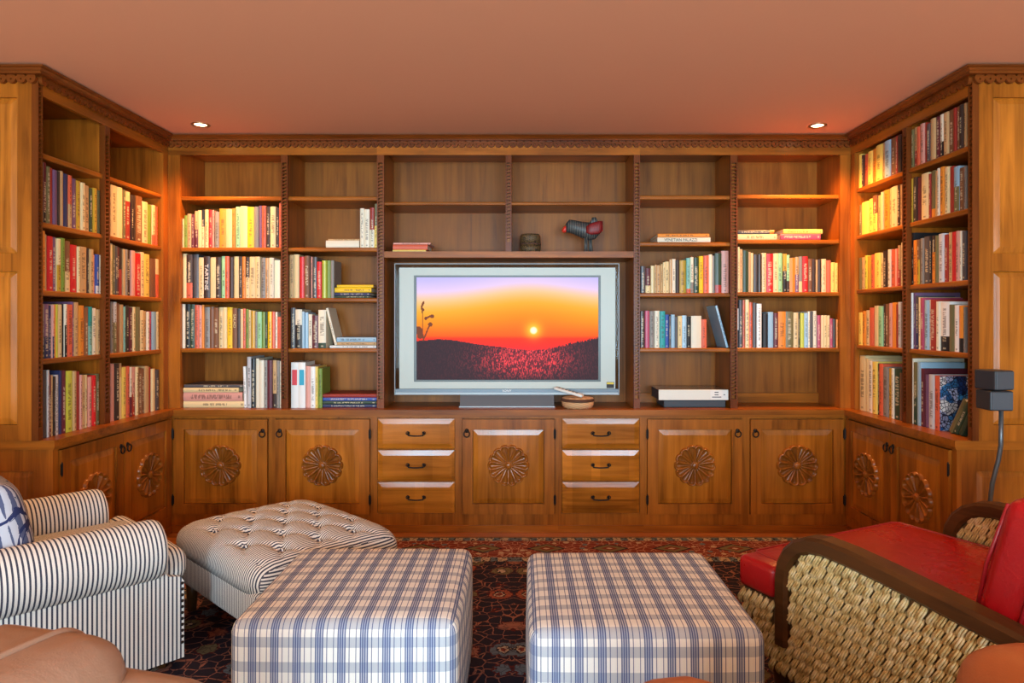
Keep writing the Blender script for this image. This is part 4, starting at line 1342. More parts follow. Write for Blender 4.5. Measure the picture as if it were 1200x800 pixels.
def sunset():
    nu, nv = 260, 146
    b = R_(488, 701.3, 324.8, 445, .010, .010)
    us, vs = (np.arange(nu) + .5) / nu, (np.arange(nv) + .5) / nv
    U, V = np.meshgrid(us, vs)
    rng = np.random.default_rng(3)
    def sm(a, n):
        for _ in range(n):
            a = (a + np.roll(a, 1, 0) + np.roll(a, -1, 0) + np.roll(a, 1, 1) + np.roll(a, -1, 1)) / 5
        return a
    stops = [(0.30, (255, 40, 40)), (.40, (252, 50, 16)), (.43, (255, 96, 4)), (.55, (255, 140, 0)), (.68, (255, 172, 40)), (.80, (250, 200, 150)), (.88, (232, 204, 240)), (1.0, (196, 186, 255))]
    img = np.zeros((nv, nu, 3))
    lift = .10 * np.exp(-((U - .62) / .33) ** 2) - .03
    Vw = np.clip(V - lift * np.clip((V - .42) / .2, 0, 1), 0, 1)
    for k in range(3):
        img[..., k] = np.interp(Vw, [s[0] for s in stops], [s[1][k] for s in stops])
    asp = 213.3 / 120.2
    ds = np.sqrt(((U - .644) * asp) ** 2 + (V - .482) ** 2)
    g = np.exp(-(ds / .075) ** 2)[..., None]
    img = img * (1 - g * .9) + np.array((255, 225, 60)) * g * .9
    g = np.clip(1 - (ds / .04) ** 4, 0, 1)[..., None]
    img = img * (1 - g) + np.array((255, 255, 225)) * g
    n1 = rng.random((nv, nu))
    n1 = (n1 + np.roll(n1, 1, 0) + np.roll(n1, 2, 0)) / 3
    n2 = sm(rng.random((nv, nu)), 5)
    n2 = (n2 - n2.mean()) / n2.std()
    # hills on the left, bush on the right, grassy middle
    hl = np.interp(us, [0, .12, .2, .33, .5, .62, .75, .85, 1], [.375, .395, .385, .345, .31, .285, .30, .345, .40])
    hl = hl + np.where(us > .72, .022 * rng.random(nu), .004 * rng.random(nu))
    land = V < hl[None, :]
    dark = np.array((52, 32, 40))
    glow = np.exp(-((U - .60) / .22) ** 2) * np.clip(1.15 - np.abs(V - .2) / .2, 0, 1)
    fleck = np.clip((n1 - .52) * 10 + .25 * n2, 0, 1.4) * (.05 + 1.05 * glow)
    L = dark + np.clip(fleck, 0, 1)[..., None] * (np.array((236, 66, 70)) - dark) + (glow * .55)[..., None] * np.array((120, 8, 14))
    img = np.where(land[..., None], L, img)
    # seed-head plant silhouette on the left
    def blob(cx, cy, r, ax=1.0):
        return (((U - cx) * asp / ax) ** 2 + (V - cy) ** 2) < r * r
    def seg(x0, y0, x1, y1, w):
        dx, dy = (x1 - x0) * asp, y1 - y0
        t = np.clip((((U - x0) * asp) * dx + (V - y0) * dy) / (dx * dx + dy * dy), 0, 1)
        return ((U - x0) * asp - t * dx) ** 2 + (V - y0 - t * dy) ** 2 < w * w
    pl = seg(.035, .38, .07, .53, .007) | seg(.035, .40, .03, .72, .004) | seg(.03, .72, .038, .76, .010) | blob(.075, .54, .022) | blob(.05, .60, .016) | blob(.085, .62, .018) | seg(.05, .60, .085, .63, .010) | blob(.01, .48, .04) | blob(.02, .43, .03) | seg(.028, .70, .036, .68, .012)
    img = np.where(pl[..., None], np.array((120, 60, 30)), img)
    c = np.clip(img / 255, 0, 1)
    c = np.where(c <= .04045, c / 12.92, ((c + .055) / 1.055) ** 2.4)
    xs = np.linspace(b[0], b[1], nu + 1)
    zs = np.linspace(b[4], b[5], nv + 1)
    GX, GZ = np.meshgrid(xs, zs)
    V3 = np.stack([GX, np.full_like(GX, b[2]), GZ], -1).reshape(-1, 3)
    I = np.arange(nu * nv)
    r, q = I // nu, I % nu
    a0 = r * (nu + 1) + q
    faces = np.stack([a0, a0 + 1, a0 + nu + 2, a0 + nu + 1], -1)
    me = bpy.data.meshes.new('screen')
    me.from_pydata(V3.tolist(), [], faces.tolist())
    at = me.attributes.new('pic', 'FLOAT_COLOR', 'CORNER')
    cc = np.ones((nu * nv, 4))
    cc[:, :3] = c.reshape(-1, 3)
    at.data.foreach_set('color', np.repeat(cc, 4, axis=0).ravel())
    t = NT('glowing_sunset_picture')
    A = t.n('ShaderNodeAttribute', attribute_name='pic').outputs['Color']
    t.put(t.b.inputs['Emission Color'], A)
    t.b.inputs['Emission Strength'].default_value = 0.86
    me.materials.append(t.out((.01, .01, .01), .5, spec=.1))
    return me
link('screen', sunset(), None, tv)

# ================================================================== SMALL THINGS ON THE SHELVES
# basket with lid band, remote resting on it
bx_, by_ = px(677, 4.09), 4.085
bk = thing('basket', 'small round coiled basket with dark band beside the television stand', 'basket', (bx_, by_, CT + .001))
I4 = Matrix.Identity(4)
link('bowl', finish(lathe([(0, 0), (.085, 0), (.094, .016), (.097, .038), (.092, .038), (.086, .01), (0, .008)], 32), 'bowl', True), BASKET, bk, mb=I4)
link('rim_band', finish(lathe([(.0975, .0385), (.1, .042), (.1, .050), (.095, .056), (.088, .054), (.09, .0385)], 32), 'rim_band', True), BASKETR, bk, mb=I4)
link('lid', finish(lathe([(.094, .0565), (.09, .060), (.06, .064), (0, .065)], 32), 'lid', True), BASKET, bk, mb=I4)
rm = thing('remote_control', 'white slim remote control lying tilted across the round basket', 'remote control', (bx_ - .055, by_ - .03, CT + .096))
Mr = Matrix.Rotation(math.radians(-24), 4, 'Z') @ Matrix.Rotation(math.radians(13), 4, 'Y')
body = link('case', finish(rbox(-.09, .09, -.022, .022, -.008, .008, .005, 2), 'case', True), WHITEP, rm, mb=Mr)
for k in range(6):
    link('button', finish(boxes((-.07 + k * .022, -.058 + k * .022, -.012, .012, .008, .0095)), 'button'), GREYP, body, mb=I4)

# patterned brown lidded box
wb = thing('lidded_box', 'small brown carved lidded box with rounded top beside the divider above the television', 'box', (px(621.5, 4.14), 4.16, TVB + .0185))
link('lower_case', finish(lathe([(0, 0), (.062, 0), (.064, .05), (0, .05)], 28, 1, .8), 'lower_case', True), WEAVEBOX, wb, mb=I4)
link('seam_band', finish(lathe([(0, .0505), (.066, .0505), (.066, .058), (0, .058)], 28, 1, .8), 'seam_band'), BASKETR, wb, mb=I4)
link('lid', finish(lathe([(0, .0585), (.063, .0585), (.062, .103), (.054, .115), (0, .121)], 28, 1, .8), 'lid', True), WEAVEBOX, wb, mb=I4)

# painted wooden bird
bd = thing('bird_figure', 'painted wooden bird figure with red wings and red beak standing on long legs', 'figurine', (px(692, 4.13), 4.14, TVB + .0185))
def loft(stations, n=14):
    bm = bmesh.new()
    rings = []
    for x, z, ry, rz in stations:
        rings.append([bm.verts.new((x, ry * math.cos(2 * math.pi * k / n), z + rz * math.sin(2 * math.pi * k / n))) for k in range(n)])
    for a, b in zip(rings, rings[1:]):
        for k in range(n):
            bm.faces.new((a[k], a[(k + 1) % n], b[(k + 1) % n], b[k]))
    bm.faces.new(rings[0])
    bm.faces.new(rings[-1])
    return bm
link('body', finish(loft([(-.148, .152, .018, .026), (-.128, .162, .030, .040), (-.10, .156, .036, .043), (-.06, .142, .044, .048), (-.01, .130, .048, .054), (.03, .130, .042, .047), (.058, .140, .02, .024)]), 'body', True), BIRDB, bd, mb=I4)
link('beak', finish(loft([(-.137, .15, .016, .02), (-.160, .140, .015, .02), (-.172, .136, .006, .008)]), 'beak', True), BEAK, bd, mb=I4)
for s in (-1, 1):
    w = link('wing', finish(loft([(-.03, .135, .008, .02), (.0, .14, .012, .036), (.045, .148, .012, .04), (.07, .158, .008, .03)]), 'wing', True), BIRDR, bd, mb=Matrix.Translation((0, s * .042, 0)))
    link('eye', finish(lathe([(0, -.006), (.006, 0), (0, .006)], 8), 'eye'), INKB, bd, mb=Matrix.Translation((-.122, s * .024, .172)))
    link('leg', finish(tube([(-.012 + s * .016, s * .012, 0.0005), (-.014 + s * .014, s * .012, .09)], [.013, .012], 10), 'leg', True), BIRDB, bd, mb=I4)
link('tail', finish(loft([(-.005, .17, .012, .012), (.012, .19, .012, .026), (.034, .195, .010, .022), (.045, .18, .006, .012)]), 'tail', True), BIRDB, bd, mb=I4)

# white slipcase on a dark box, bay right of the television
Yb = YF + .035
db = thing('dark_box', 'flat charcoal box lying under the white slipcase', 'box', (px(815, Yb), Yb, CT + .001))
link('box_body', finish(rbox(px(778.5, Yb) - px(815, Yb), px(851, Yb) - px(815, Yb), .012, .235, 0, .041, .003, 1), 'box_body'), CHAR, db, mb=I4)
link('box_lid_edge', finish(boxes((px(778.5, Yb) - px(815, Yb) - .002, px(851, Yb) - px(815, Yb) + .002, .008, .239, .0415, .0445)), 'box_lid_edge'), CHAR, db, mb=I4)
wc = thing('white_slipcase', 'wide white spined slipcase with grey cover lying on the charcoal box', 'box', (px(812, Yb), Yb, CT + .0465))
w0, w1 = px(771.5, Yb) - px(812, Yb), px(853, Yb) - px(812, Yb)
link('spine', finish(rbox(w0, w1, -.012, -.004, 0, .062, .002, 1), 'spine'), WHITEB, wc, mb=I4)
link('cover', finish(boxes((w0 + .001, w1 - .001, -.0035, .245, 0.0, .003), (w0 + .001, w1 - .001, -.0035, .245, .059, .062)), 'cover'), LENS, wc, mb=I4)
link('page_block', finish(boxes((w0 + .006, w1 - .006, -.003, .24, .0035, .0585)), 'page_block'), CHAR, wc, mb=I4)
lb_ = link('spine_label', finish(boxes((w1 - .108, w1 - .004, -.0126, -.0122, .004, .058)), 'spine_label'), INKW, wc, mb=I4)
for k, (a, b, z) in enumerate(((.052, .075, .044), (.052, .075, .030), (.035, .090, .016), (.012, .022, .030))):
    link('print_line', finish(boxes((w1 - .108 + .1 - b, w1 - .108 + .1 - a, -.0131, -.0127, z, z + .005)), 'print_line'), CHAR, lb_, mb=I4)

# ================================================================== SPEAKER ON ITS STAND
YS = 2.73
sx = px(1166, YS)
sp = thing('speaker_stand', 'slim curved black floor stand carrying the small black speaker', 'stand', (sx + .012, YS, 0))
zs = pz(481, YS)
link('pole', finish(tube([(.004, .05, .015), (.002, .05, .3), (.0, .05, .48), (.008, .045, .58), (.030, .04, .68), (.036, .035, .74), (.034, .03, zs + .003)], [.009] * 7, 10), 'pole', True), GREYP, sp, mb=I4)
link('foot', finish(lathe([(0, .0), (.08, .0), (.08, .012), (.02, .02), (0, .02)], 32), 'foot', True), BLACKP, sp, mb=Matrix.Translation((0, .05, 0.0005)))
spk = thing('speaker', 'small black twin-cube speaker in front of the carved end panel', 'speaker', (sx, YS, zs + .004))
for k, (ang, z) in enumerate(((-4, .0), (10, .081))):
    Mc = Matrix.Translation((0, .0, z)) @ Matrix.Rotation(math.radians(ang), 4, 'Z')
    cu = link('cube', finish(rbox(-.044, .044, -.045, .055, 0, .078, .006, 2), 'cube'), BLACKP, spk, mb=Mc)
    link('grille', finish(rbox(-.040, .040, -.049, -.0445, .004, .074, .002, 1), 'grille'), CHAR, cu, mb=I4)

# ================================================================== SOFT FURNITURE
def uv_box(bm, y_front, z_top):
    """fabric coordinates in metres that wrap from the top over the front"""
    uv = bm.loops.layers.uv.new('UVMap')
    bm.normal_update()
    for f in bm.faces:
        n = f.normal
        for l in f.loops:
            x, y, z = l.vert.co
            if abs(n.x) > .75: q = (y, z)
            elif abs(n.z) >= abs(n.y) * .6: q = (x, (y - y_front) + z_top)
            else: q = (x, z)
            l[uv].uv = q

def soft_box(x0, x1, y0, y1, z0, z1, r, seg=5, bulge=.012, cuts=8):
    bm = bmesh.new()
    box(bm, x0, x1, y0, y1, z0, z1)
    bevel(bm, r, seg)
    bmesh.ops.subdivide_edges(bm, edges=[e for e in bm.edges if e.calc_length() > .2], cuts=cuts, use_grid_fill=True)
    cx, cy, cz = (x0 + x1) / 2, (y0 + y1) / 2, (z0 + z1) / 2
    hx, hy, hz = (x1 - x0) / 2, (y1 - y0) / 2, (z1 - z0) / 2
    for v in bm.verts:
        u, w, q = (v.co.x - cx) / hx, (v.co.y - cy) / hy, (v.co.z - cz) / hz
        v.co.x += bulge * u * (1 - w * w) * (1 - q * q)
        v.co.y += bulge * w * (1 - u * u) * (1 - q * q)
        v.co.z += bulge * q * (1 - u * u) * (1 - w * w)
    return bm

def plaid_ottoman(x0, x1, y0, y1, top, label, rot=0):
    cx, cy = (x0 + x1) / 2, (y0 + y1) / 2
    t = thing('plaid_ottoman', label, 'ottoman', (cx, cy, 0), rot, 'blue plaid ottomans')
    hx, hy = (x1 - x0) / 2, (y1 - y0) / 2
    bm = soft_box(-hx, hx, -hy, hy, .055, top, .034, 4, .008)
    uv_box(bm, -hy, top)
    link('upholstery', finish(bm, 'upholstery', True), PLAID, t, mb=I4)
    for sx_ in (-1, 1):
        for sy_ in (-1, 1):
            link('leg', finish(rbox(-.03, .03, -.03, .03, 0, .058, .006, 1), 'leg'), DARKWOOD[2], t, mb=Matrix.Translation((sx_ * (hx - .07), sy_ * (hy - .07), .0125)))
plaid_ottoman(-.792, -.172, 1.845, 2.462, .43, 'blue plaid square ottoman pushed against the striped tufted ottoman')
plaid_ottoman(.024, .648, 1.79, 2.42, .43, 'blue plaid square ottoman next to the red leather armchair')

# striped tufted ottoman
so = thing('tufted_ottoman', 'large navy ticking striped ottoman with deep-buttoned top', 'ottoman', (-.985, 2.862, 0), math.radians(46.5))
SX, SY, STOP, SBOT = .312, .392, .395, .17
def tufted():
    N, Mv = 84, 100
    btn = [(i * .155 + (.0775 if j % 2 else 0), j * .135) for j in range(-2, 3) for i in range(-2, 3)]
    btn = [(a, b) for a, b in btn if abs(a) < SX - .06 and abs(b) < SY - .06]
    bm = bmesh.new()
    grid = []
    for i in range(N + 1):
        row = []
        for j in range(Mv + 1):
            u, v = math.sin((-1 + 2 * i / N) * math.pi / 2), math.sin((-1 + 2 * j / Mv) * math.pi / 2)
            mx, m8 = max(abs(u), abs(v)), (abs(u) ** 9 + abs(v) ** 9) ** (1 / 9)
            if m8 > 1e-6:
                u, v = u * mx / m8, v * mx / m8
            x, y = u * (SX + .010), v * (SY + .010)
            edge = math.sqrt(max(0, 1 - mx ** 9))
            z = STOP - .085 + .085 * edge + .018 * (1 - u * u) * (1 - v * v)
            inn = max(0, 1 - max(abs(u), abs(v)) ** 6)
            for bx0, by0 in btn:
                q = (x - bx0) ** 2 + (y - by0) ** 2
                z -= .034 * math.exp(-q / .0009) * inn
            # pleats running diagonally between neighbouring buttons
            for sgn in (1, -1):
                w = (x / .155 + sgn * y / .27)
                dd = abs(w - round(w)) * .13
                z -= .011 * math.exp(-(dd / .011) ** 2) * inn * (1 if max(abs(u), abs(v)) < .86 else .3)
            row.append(bm.verts.new((x, y, z)))
        grid.append(row)
    for i in range(N):
        for j in range(Mv):
            bm.faces.new((grid[i][j], grid[i + 1][j], grid[i + 1][j + 1], grid[i][j + 1]))
    # underside skirt of the cushion
    rim = [grid[i][0] for i in range(N + 1)] + [grid[N][j] for j in range(1, Mv + 1)] + [grid[i][Mv] for i in range(N - 1, -1, -1)] + [grid[0][j] for j in range(Mv - 1, 0, -1)]
    low = [bm.verts.new((v.co.x * .985, v.co.y * .985, STOP - .118)) for v in rim]
    for k in range(len(rim)):
        k2 = (k + 1) % len(rim)
        bm.faces.new((rim[k], rim[k2], low[k2], low[k]))
    bm.faces.new(low)
    return bm, btn
bm, BTN = tufted()
tt_ = link('tufted_top', finish(bm, 'tufted_top', True), [TICK2[1], TICK2[2]], so, mb=I4)
for p in tt_.data.polygons:
    if abs(p.normal.y) > .72: p.material_index = 1
base = soft_box(-SX, SX, -SY, SY, SBOT - .02, STOP - .105, .022, 3, .004, 4)
bs_ = link('base', finish(base, 'base', True), TICK2[1], so, mb=I4)
bs_.data.materials.append(TICK2[0])
for p in bs_.data.polygons:
    if abs(p.normal.y) > .7: p.material_index = 1
for a, b in BTN:
    u, v = a / SX, b / SY
    link('button', finish(lathe([(.009, -.004), (.008, .003), (0, .006)], 10), 'button', True), TICK2[0], so, mb=Matrix.Translation((a, b, STOP - .012)))
for a in (-1, 1):
    for b in (-1, 1):
        link('leg', finish(tube([(0, 0, .0), (0, 0, .152)], [.018, .026], 10), 'leg', True), DARKWOOD[2], so, mb=Matrix.Translation((a * (SX - .06), b * (SY - .06), .0125)))

# striped armchair: local +x is the front, +y its left
AR = math.atan2(.73, .68)
ac = thing('striped_armchair', 'navy and white ticking striped armchair with rolled arms', 'armchair', (-1.790, 2.336, 0), AR)
def roll(y, r=.103, zc=.440, x0=-.40, x1=.405):
    bm = bmesh.new()
    n = 28
    st_ = [(x0, .8), (x0 + .02, 1)] + [(x0 + .02 + (x1 - .05 - x0) * k / 10, 1) for k in range(1, 11)] + [(x1 - .012, .975), (x1 - .003, .93), (x1, .86)]
    rings = []
    for x, f in st_:
        rings.append([bm.verts.new((x, y + 1.05 * r * f * math.cos(2 * math.pi * k / n), zc + r * f * math.sin(2 * math.pi * k / n))) for k in range(n)])
    for a, b in zip(rings, rings[1:]):
        for k in range(n):
            bm.faces.new((a[k], a[(k + 1) % n], b[(k + 1) % n], b[k]))
    bm.faces.new(rings[0])
    bm.faces.new(rings[-1])
    return bm
for s in (-1, 1):
    arm = link('arm', finish(roll(s * .32), 'arm', True), TICK[0], ac, mb=I4)
    prof = [(-.42, .045), (.475, .045), (.475, .315), (.462, .335), (.42, .345), (.405, .375), (-.42, .375)]
    pn = link('side_panel', finish(prism(prof, lambda a, b, d: (a, d, b), s * .255, s * .365), 'side_panel'), TICK[0], ac, mb=I4)
    # nail heads along the front edge and under the roll
    bm = bmesh.new()
    for k in range(11):
        lathe([(.006, 0), (.004, .004), (0, .005)], 8, bm=bm, c=(.468, 0, .10 + k * .021))
    for k in range(9):
        lathe([(.006, 0), (.004, .004), (0, .005)], 8, bm=bm, c=(-.36 + k * .088, 0, .352))
    for v in bm.verts:
        x, y, z = v.co
        dz = round((z - .10) / .021) * .021 + .10 if x > .44 else .352
        base_x = .468 if x > .44 else round((x + .36) / .088) * .088 - .36
        h_ = z - dz
        v.co = (x, s * (.3655 + max(0, h_)), dz + y)
    link('nailhead_trim', finish(bm, 'nailhead_trim', True), IRON, pn, mb=I4)
link('seat_cushion', finish(soft_box(-.20, .49, -.245, .245, .30, .425, .05, 5, .012), 'seat_cushion', True), TICK[1], ac, mb=I4)
link('seat_cushion_front', finish(soft_box(.415, .505, -.335, .335, .305, .42, .042, 5, .008), 'seat_cushion_front', True), TICK[0], ac, mb=I4)
link('base', finish(boxes((-.42, .470, -.254, .254, .045, .298)), 'base'), TICK[1], ac, mb=I4)
link('backrest', finish(soft_box(-.46, -.24, -.33, .33, .30, .84, .07, 5, .02), 'backrest', True), TICK[1], ac, mb=I4)
for a in (-.38, .42):
    for s in (-1, 1):
        link('leg', finish(tube([(0, 0, 0), (0, 0, .033)], [.018, .024], 10), 'leg', True), DARKWOOD[2], ac, mb=Matrix.Translation((a, s * .31, .0125)))
# patterned cushion on the chair
pc = thing('cushion', 'indigo patterned square cushion leaning in the striped armchair', 'cushion', (-1.655, 2.365, .442), AR)
def pillow_bm(w, h, th):
    bm = bmesh.new()
    N = 22
    for s in (1, -1):
        g = []
        for i in range(N + 1):
            row = []
            for j in range(N + 1):
                u, v = -1 + 2 * i / N, -1 + 2 * j / N
                pin = 1 - .07 * (u * u * v * v) + 0
                d = th * (max(0, (1 - u ** 4) * (1 - v ** 4))) ** .55
                row.append(bm.verts.new((s * d, u * w * (1 - .08 * (1 - v * v) * u * u) * pin, h + v * h * (1 - .08 * (1 - u * u) * v * v))))
            g.append(row)
        for i in range(N):
            for j in range(N):
                bm.faces.new((g[i][j], g[i + 1][j], g[i + 1][j + 1], g[i][j + 1]))
    bmesh.ops.remove_doubles(bm, verts=bm.verts, dist=1e-5)
    return bm
link('cover', finish(pillow_bm(.19, .15, .07), 'cover', True), PILLOW, pc, mb=Matrix.Translation((-.09, .0, .0)) @ Matrix.Rotation(math.radians(-14), 4, 'Y'))

# ------------------------------------------------------------------ red leather and rope armchair: local +x front, +y its left
RC = math.atan2(.893, -.45)
rc = thing('rope_armchair', 'woven rope armchair with red leather cushions and dark bent wood arms', 'armchair', (1.3095, 2.231, 0), RC)
ARM = [(.185, .2145), (.185, .42), (.176, .475), (.150, .525), (.112, .562), (.065, .585), (.01, .594), (-.08, .590), (-.2, .577), (-.35, .557), (-.5, .535), (-.66, .508)]
def offset_poly(pts, d):
    out = []
    for i, p in enumerate(pts):
        a, b = pts[max(0, i - 1)], pts[min(len(pts) - 1, i + 1)]
        t = Vector((b[0] - a[0], b[1] - a[1])).normalized()
        out.append((p[0] - t.y * d, p[1] + t.x * d))
    return out
INN = offset_poly(ARM, .052)
def arm_bm(y0, y1):
    bm = bmesh.new()
    sec = []
    for (ox, oz), (ix, iz) in zip(ARM, INN):
        r = .010
        dx, dz = ix - ox, iz - oz
        L = math.hypot(dx, dz)
        ux, uz = dx / L, dz / L
        ring = []
        for f, y in ((r, y0), (0, y0 + r), (0, y1 - r), (r, y1), (L - r, y1), (L, y1 - r), (L, y0 + r), (L - r, y0)):
            ring.append(bm.verts.new((ox + ux * f, y, oz + uz * f)))
        sec.append(ring)
    for a, b in zip(sec, sec[1:]):
        for k in range(8):
            bm.faces.new((a[k], a[(k + 1) % 8], b[(k + 1) % 8], b[k]))
    bm.faces.new(sec[0])
    bm.faces.new(sec[-1])
    return bm
# weave: small twisted strands set in rows
def strands(poly, y, side, ztop=.60):
    def inside(x, z):
        c = False
        n = len(poly)
        for i in range(n):
            (x0, z0), (x1, z1) = poly[i], poly[(i + 1) % n]
            if (z0 > z) != (z1 > z) and x < (x1 - x0) * (z - z0) / (z1 - z0) + x0:
                c = not c
        return c
    n, m = 5, 6
    V, Fc = [], []
    row = 0
    z = .105
    while z < ztop:
        x = .36 - (row % 3) * .0085
        k = 0
        while x > -.68:
            if inside(x, z):
                wob = random.uniform(-.002, .002)
                ln = .0265 * random.uniform(.94, 1.08)
                for fb in (-1, 0, 1):
                    o0 = len(V)
                    for j in range(m):
                        s = -1 + 2 * j / (m - 1)
                        r = .0050 * (1 - .6 * s ** 4)
                        cx = x - .0075 * s - .0035 * math.sin(s * 2.6) + fb * .0062 * (1.05 - .5 * s * s) + wob
                        cz = z + ln * s + fb * .0022
                        cy = y + side * (.0085 * (1 - s * s) + .002 + (.0022 if fb == 0 else 0))
                        for q in range(n):
                            an = 2 * math.pi * q / n
                            V.append((cx + r * math.cos(an), cy + r * math.sin(an), cz - r * .3 * math.cos(an)))
                    for j in range(m - 1):
                        for q in range(n):
                            Fc.append((o0 + j * n + q, o0 + j * n + (q + 1) % n, o0 + (j + 1) * n + (q + 1) % n, o0 + (j + 1) * n + q))
                    Fc.append(tuple(o0 + q for q in range(n)))
                    Fc.append(tuple(o0 + (m - 1) * n + q for q in range(n)))
            x -= .0255
            k += 1
        z += .0345
        row += 1
    me = bpy.data.meshes.new('woven_rope')
    me.from_pydata(V, [], Fc)
    bm = bmesh.new()
    bm.from_mesh(me)
    bmesh.ops.recalc_face_normals(bm, faces=bm.faces)
    bm.to_mesh(me)
    bm.free()
    me.shade_smooth()
    return me
SIDE = [(.355, .335), (.30, .24), (.245, .145), (.14, .105), (-.60, .105), (-.66, .16), (-.66, .455)] + list(reversed(INN[1:-1])) + [(INN[0][0], .335)]
LOW = [(.355, .335), (.30, .24), (.245, .145), (.14, .105), (-.60, .105), (-.66, .16), (-.66, .335)]
SIDEW = [(.352, .335), (.296, .24), (.24, .15), (.14, .112), (-.60, .112), (-.65, .16), (-.65, .46)] + list(reversed(INN[1:-1])) + [(.138, .22), (.19, .21), (.19, .335)]
for s in (1, -1):
    link('arm', finish(arm_bm(s * .435 - .036, s * .435 + .036), 'arm', False), DARKWOOD[0], rc, mb=I4)
    sp_ = link('side_panel', finish(prism(SIDEW, lambda a, b, d: (a, d, b), s * .435 - .012, s * .435 + .012), 'side_panel'), ROPEB, rc, mb=I4)
    for sd in (1, -1):
        wv = link('woven_rope', strands(SIDEW, s * .435 + sd * .012, sd), ROPE, sp_, mb=I4)
        wv['kind'] = 'stuff'
link('front_panel', finish(prism([(.325, .335), (.275, .24), (.225, .15), (.205, .15), (.255, .24), (.305, .335)], lambda a, b, d: (a, d, b), -.42, .42), 'front_panel'), ROPE, rc, mb=I4)
MBK = Matrix.Translation((-.635, 0, 0)) @ Matrix.Rotation(math.radians(-4), 4, 'Y') @ Matrix.Rotation(math.pi / 2, 4, 'Z')
bp_ = link('back_panel', finish(rbox(-.385, .385, -.012, .012, .12, .80, .006, 1), 'back_panel'), ROPEB, rc, mb=MBK)
for sd in (1, -1):
    wv = link('woven_rope', strands([(-.375, .13), (.375, .13), (.375, .775), (-.375, .775)], sd * .012, sd, .775), ROPE, bp_, mb=I4)
    wv['kind'] = 'stuff'
link('top_rail', finish(tube([(-.385, 0, .80), (0, .0, .815), (.385, 0, .80)], .022, 10), 'top_rail', True), DARKWOOD[1], rc, mb=MBK)
link('seat_frame', finish(boxes((-.59, .20, -.41, .41, .26, .332)), 'seat_frame'), DARKWOOD[0], rc, mb=I4)
sc_ = link('seat_cushion', finish(soft_box(-.42, .36, -.392, .392, .336, .445, .022, 3, .010), 'seat_cushion', True), RED, rc, mb=I4)
link('seat_cushion_wing', finish(soft_box(.200, .357, .30, .452, .339, .443, .020, 3, .003, 3), 'seat_cushion_wing', True), RED, sc_, mb=I4)
def piping(x0, x1, y0, y1, z, r=.0045):
    c = .02
    pts = [(x0 + c, y0, z), (x1 - c, y0, z), (x1, y0 + c, z), (x1, y1 - c, z), (x1 - c, y1, z), (x0 + c, y1, z), (x0, y1 - c, z), (x0, y0 + c, z), (x0 + c, y0, z)]
    return tube(pts, r, 6)
link('piping', finish(piping(-.41, .353, -.385, .385, .442), 'piping', True), REDP, sc_, mb=I4)
Mb = Matrix.Translation((-.385, 0, .452)) @ Matrix.Rotation(math.radians(-14), 4, 'Y')
bc_ = link('back_cushion', finish(soft_box(-.19, .02, -.388, .388, .0, .375, .035, 4, .016), 'back_cushion', True), RED, rc, mb=Mb)
for s in (1, -1):
    link('piping', finish(tube([(-.185, s * .391, .02), (-.192, s * .395, .19), (-.185, s * .391, .355)] if False else [(-.085, s * .389, .004), (-.09, s * .401, .19), (-.085, s * .389, .371)], .005, 6), 'piping', True), REDP, bc_, mb=I4)
    link('piping', finish(tube([(.014, s * .372, .02), (.022, s * .376, .19), (.014, s * .372, .355)], .005, 6), 'piping', True), REDP, bc_, mb=I4)
for a, s in ((.21, 1), (.21, -1), (-.56, 1), (-.56, -1)):
    link('leg', finish(tube([(0, 0, 0), (0, 0, .14)], [.022, .032], 12), 'leg', True), DARKWOOD[2], rc, mb=Matrix.Translation((a, s * .40, .0125)))

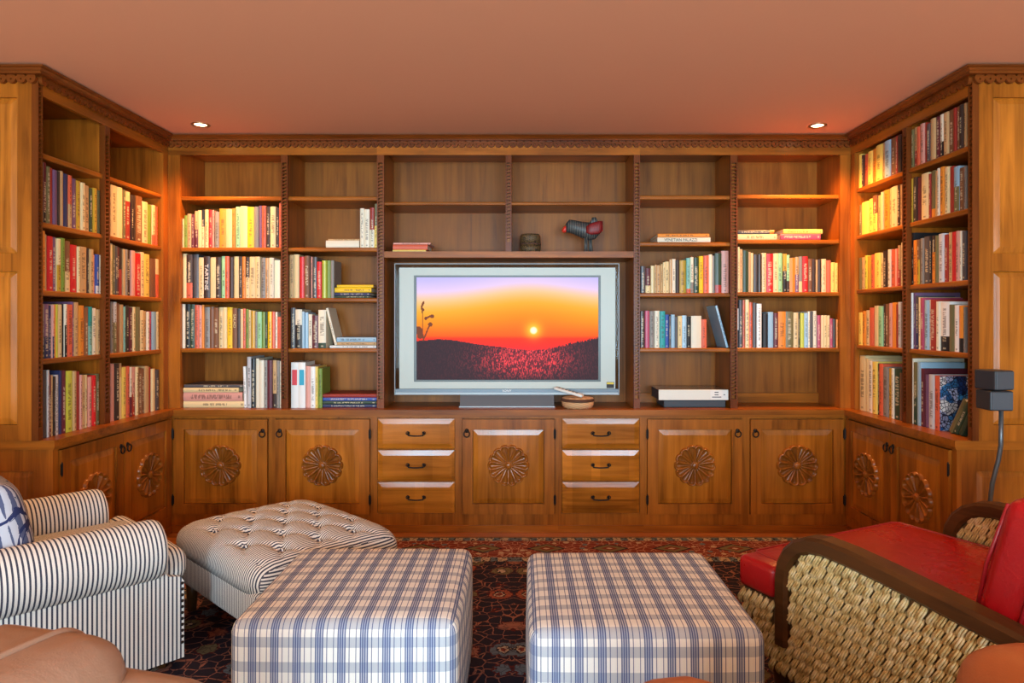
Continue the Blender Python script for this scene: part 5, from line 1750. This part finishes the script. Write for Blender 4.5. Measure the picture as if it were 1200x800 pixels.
# ------------------------------------------------------------------ tan leather club chairs close to the camera
def club_chair(name, label, loc, facing, mat, arm_front, arm_top, back, back_top, half, awid=.20, bfr=None):
    ang = math.atan2(facing[1], facing[0])
    t = thing(name, label, 'armchair', loc, ang)
    for s in (1, -1):
        a = link('arm', finish(soft_box(back[0] + .02, arm_front, s * half - awid / 2, s * half + awid / 2, .13, arm_top, .085, 6, .010), 'arm', True), mat, t, mb=I4)
        link('piping', finish(tube([(back[1], s * (half + awid / 2 + .004), arm_top - .075), (arm_front - .07, s * (half + awid / 2 + .004), arm_top - .075)], .005, 6), 'piping', True), mat, a, mb=I4)
    iw = half - awid / 2 - .004
    link('seat_base', finish(rbox(back[0] + .03, arm_front - .02, -iw, iw, .13, .30, .01, 2), 'seat_base'), mat, t, mb=I4)
    link('seat_cushion', finish(soft_box(back[1] - .02, arm_front + .03, -iw, iw, .304, .43, .04, 4, .012), 'seat_cushion', True), mat, t, mb=I4)
    b = link('backrest', finish(soft_box(back[0], back[1], -half - .04, half + .04, .31, back_top, .075, 6, .018), 'backrest', True), mat, t, mb=I4)
    # welt following the top edge of the backrest
    hy, cz, hz = half + .04, (.31 + back_top) / 2, (back_top - .31) / 2
    rr = .075
    path = [(hy, back_top - .14), (hy, back_top - rr)] + [(hy - rr + rr * math.cos(k * math.pi / 12), back_top - rr + rr * math.sin(k * math.pi / 12)) for k in range(1, 6)]
    path += [((hy - rr) * (1 - k / 6), back_top) for k in range(0, 7)]
    path += [(-y, z) for y, z in reversed(path[:-1])]
    pts = []
    for y, z in path:
        w, q = y / hy, (z - cz) / hz
        pts.append(((back[0] + back[1]) / 2 + .04, y + .018 * w * .88 * (1 - q * q), z + .018 * q * .88 * (1 - w * w)))
    link('piping', finish(tube(pts, .0065, 8), 'piping', True), mat, b, mb=I4)
    for a in (back[0] + .08, arm_front - .08):
        for s in (-1, 1):
            link('leg', finish(tube([(0, 0, 0), (0, 0, .12)], [.02, .028], 10), 'leg', True), DARKWOOD[2], t, mb=Matrix.Translation((a, s * half, .0125)))
    return t
cl = club_chair('leather_armchair', 'pale tan leather armchair turned sideways in front of the striped armchair', (-.897, .900, 0), (.97, -.24), TAN, .30, .605, (-.20, .128), .69, .34)
club_chair('leather_armchair', 'cognac leather armchair facing the television behind the plaid ottoman', (.666, .914, 0), (-.18, .984), COGNAC, .40, .625, (-.42, -.16), .82, .345, awid=.23)
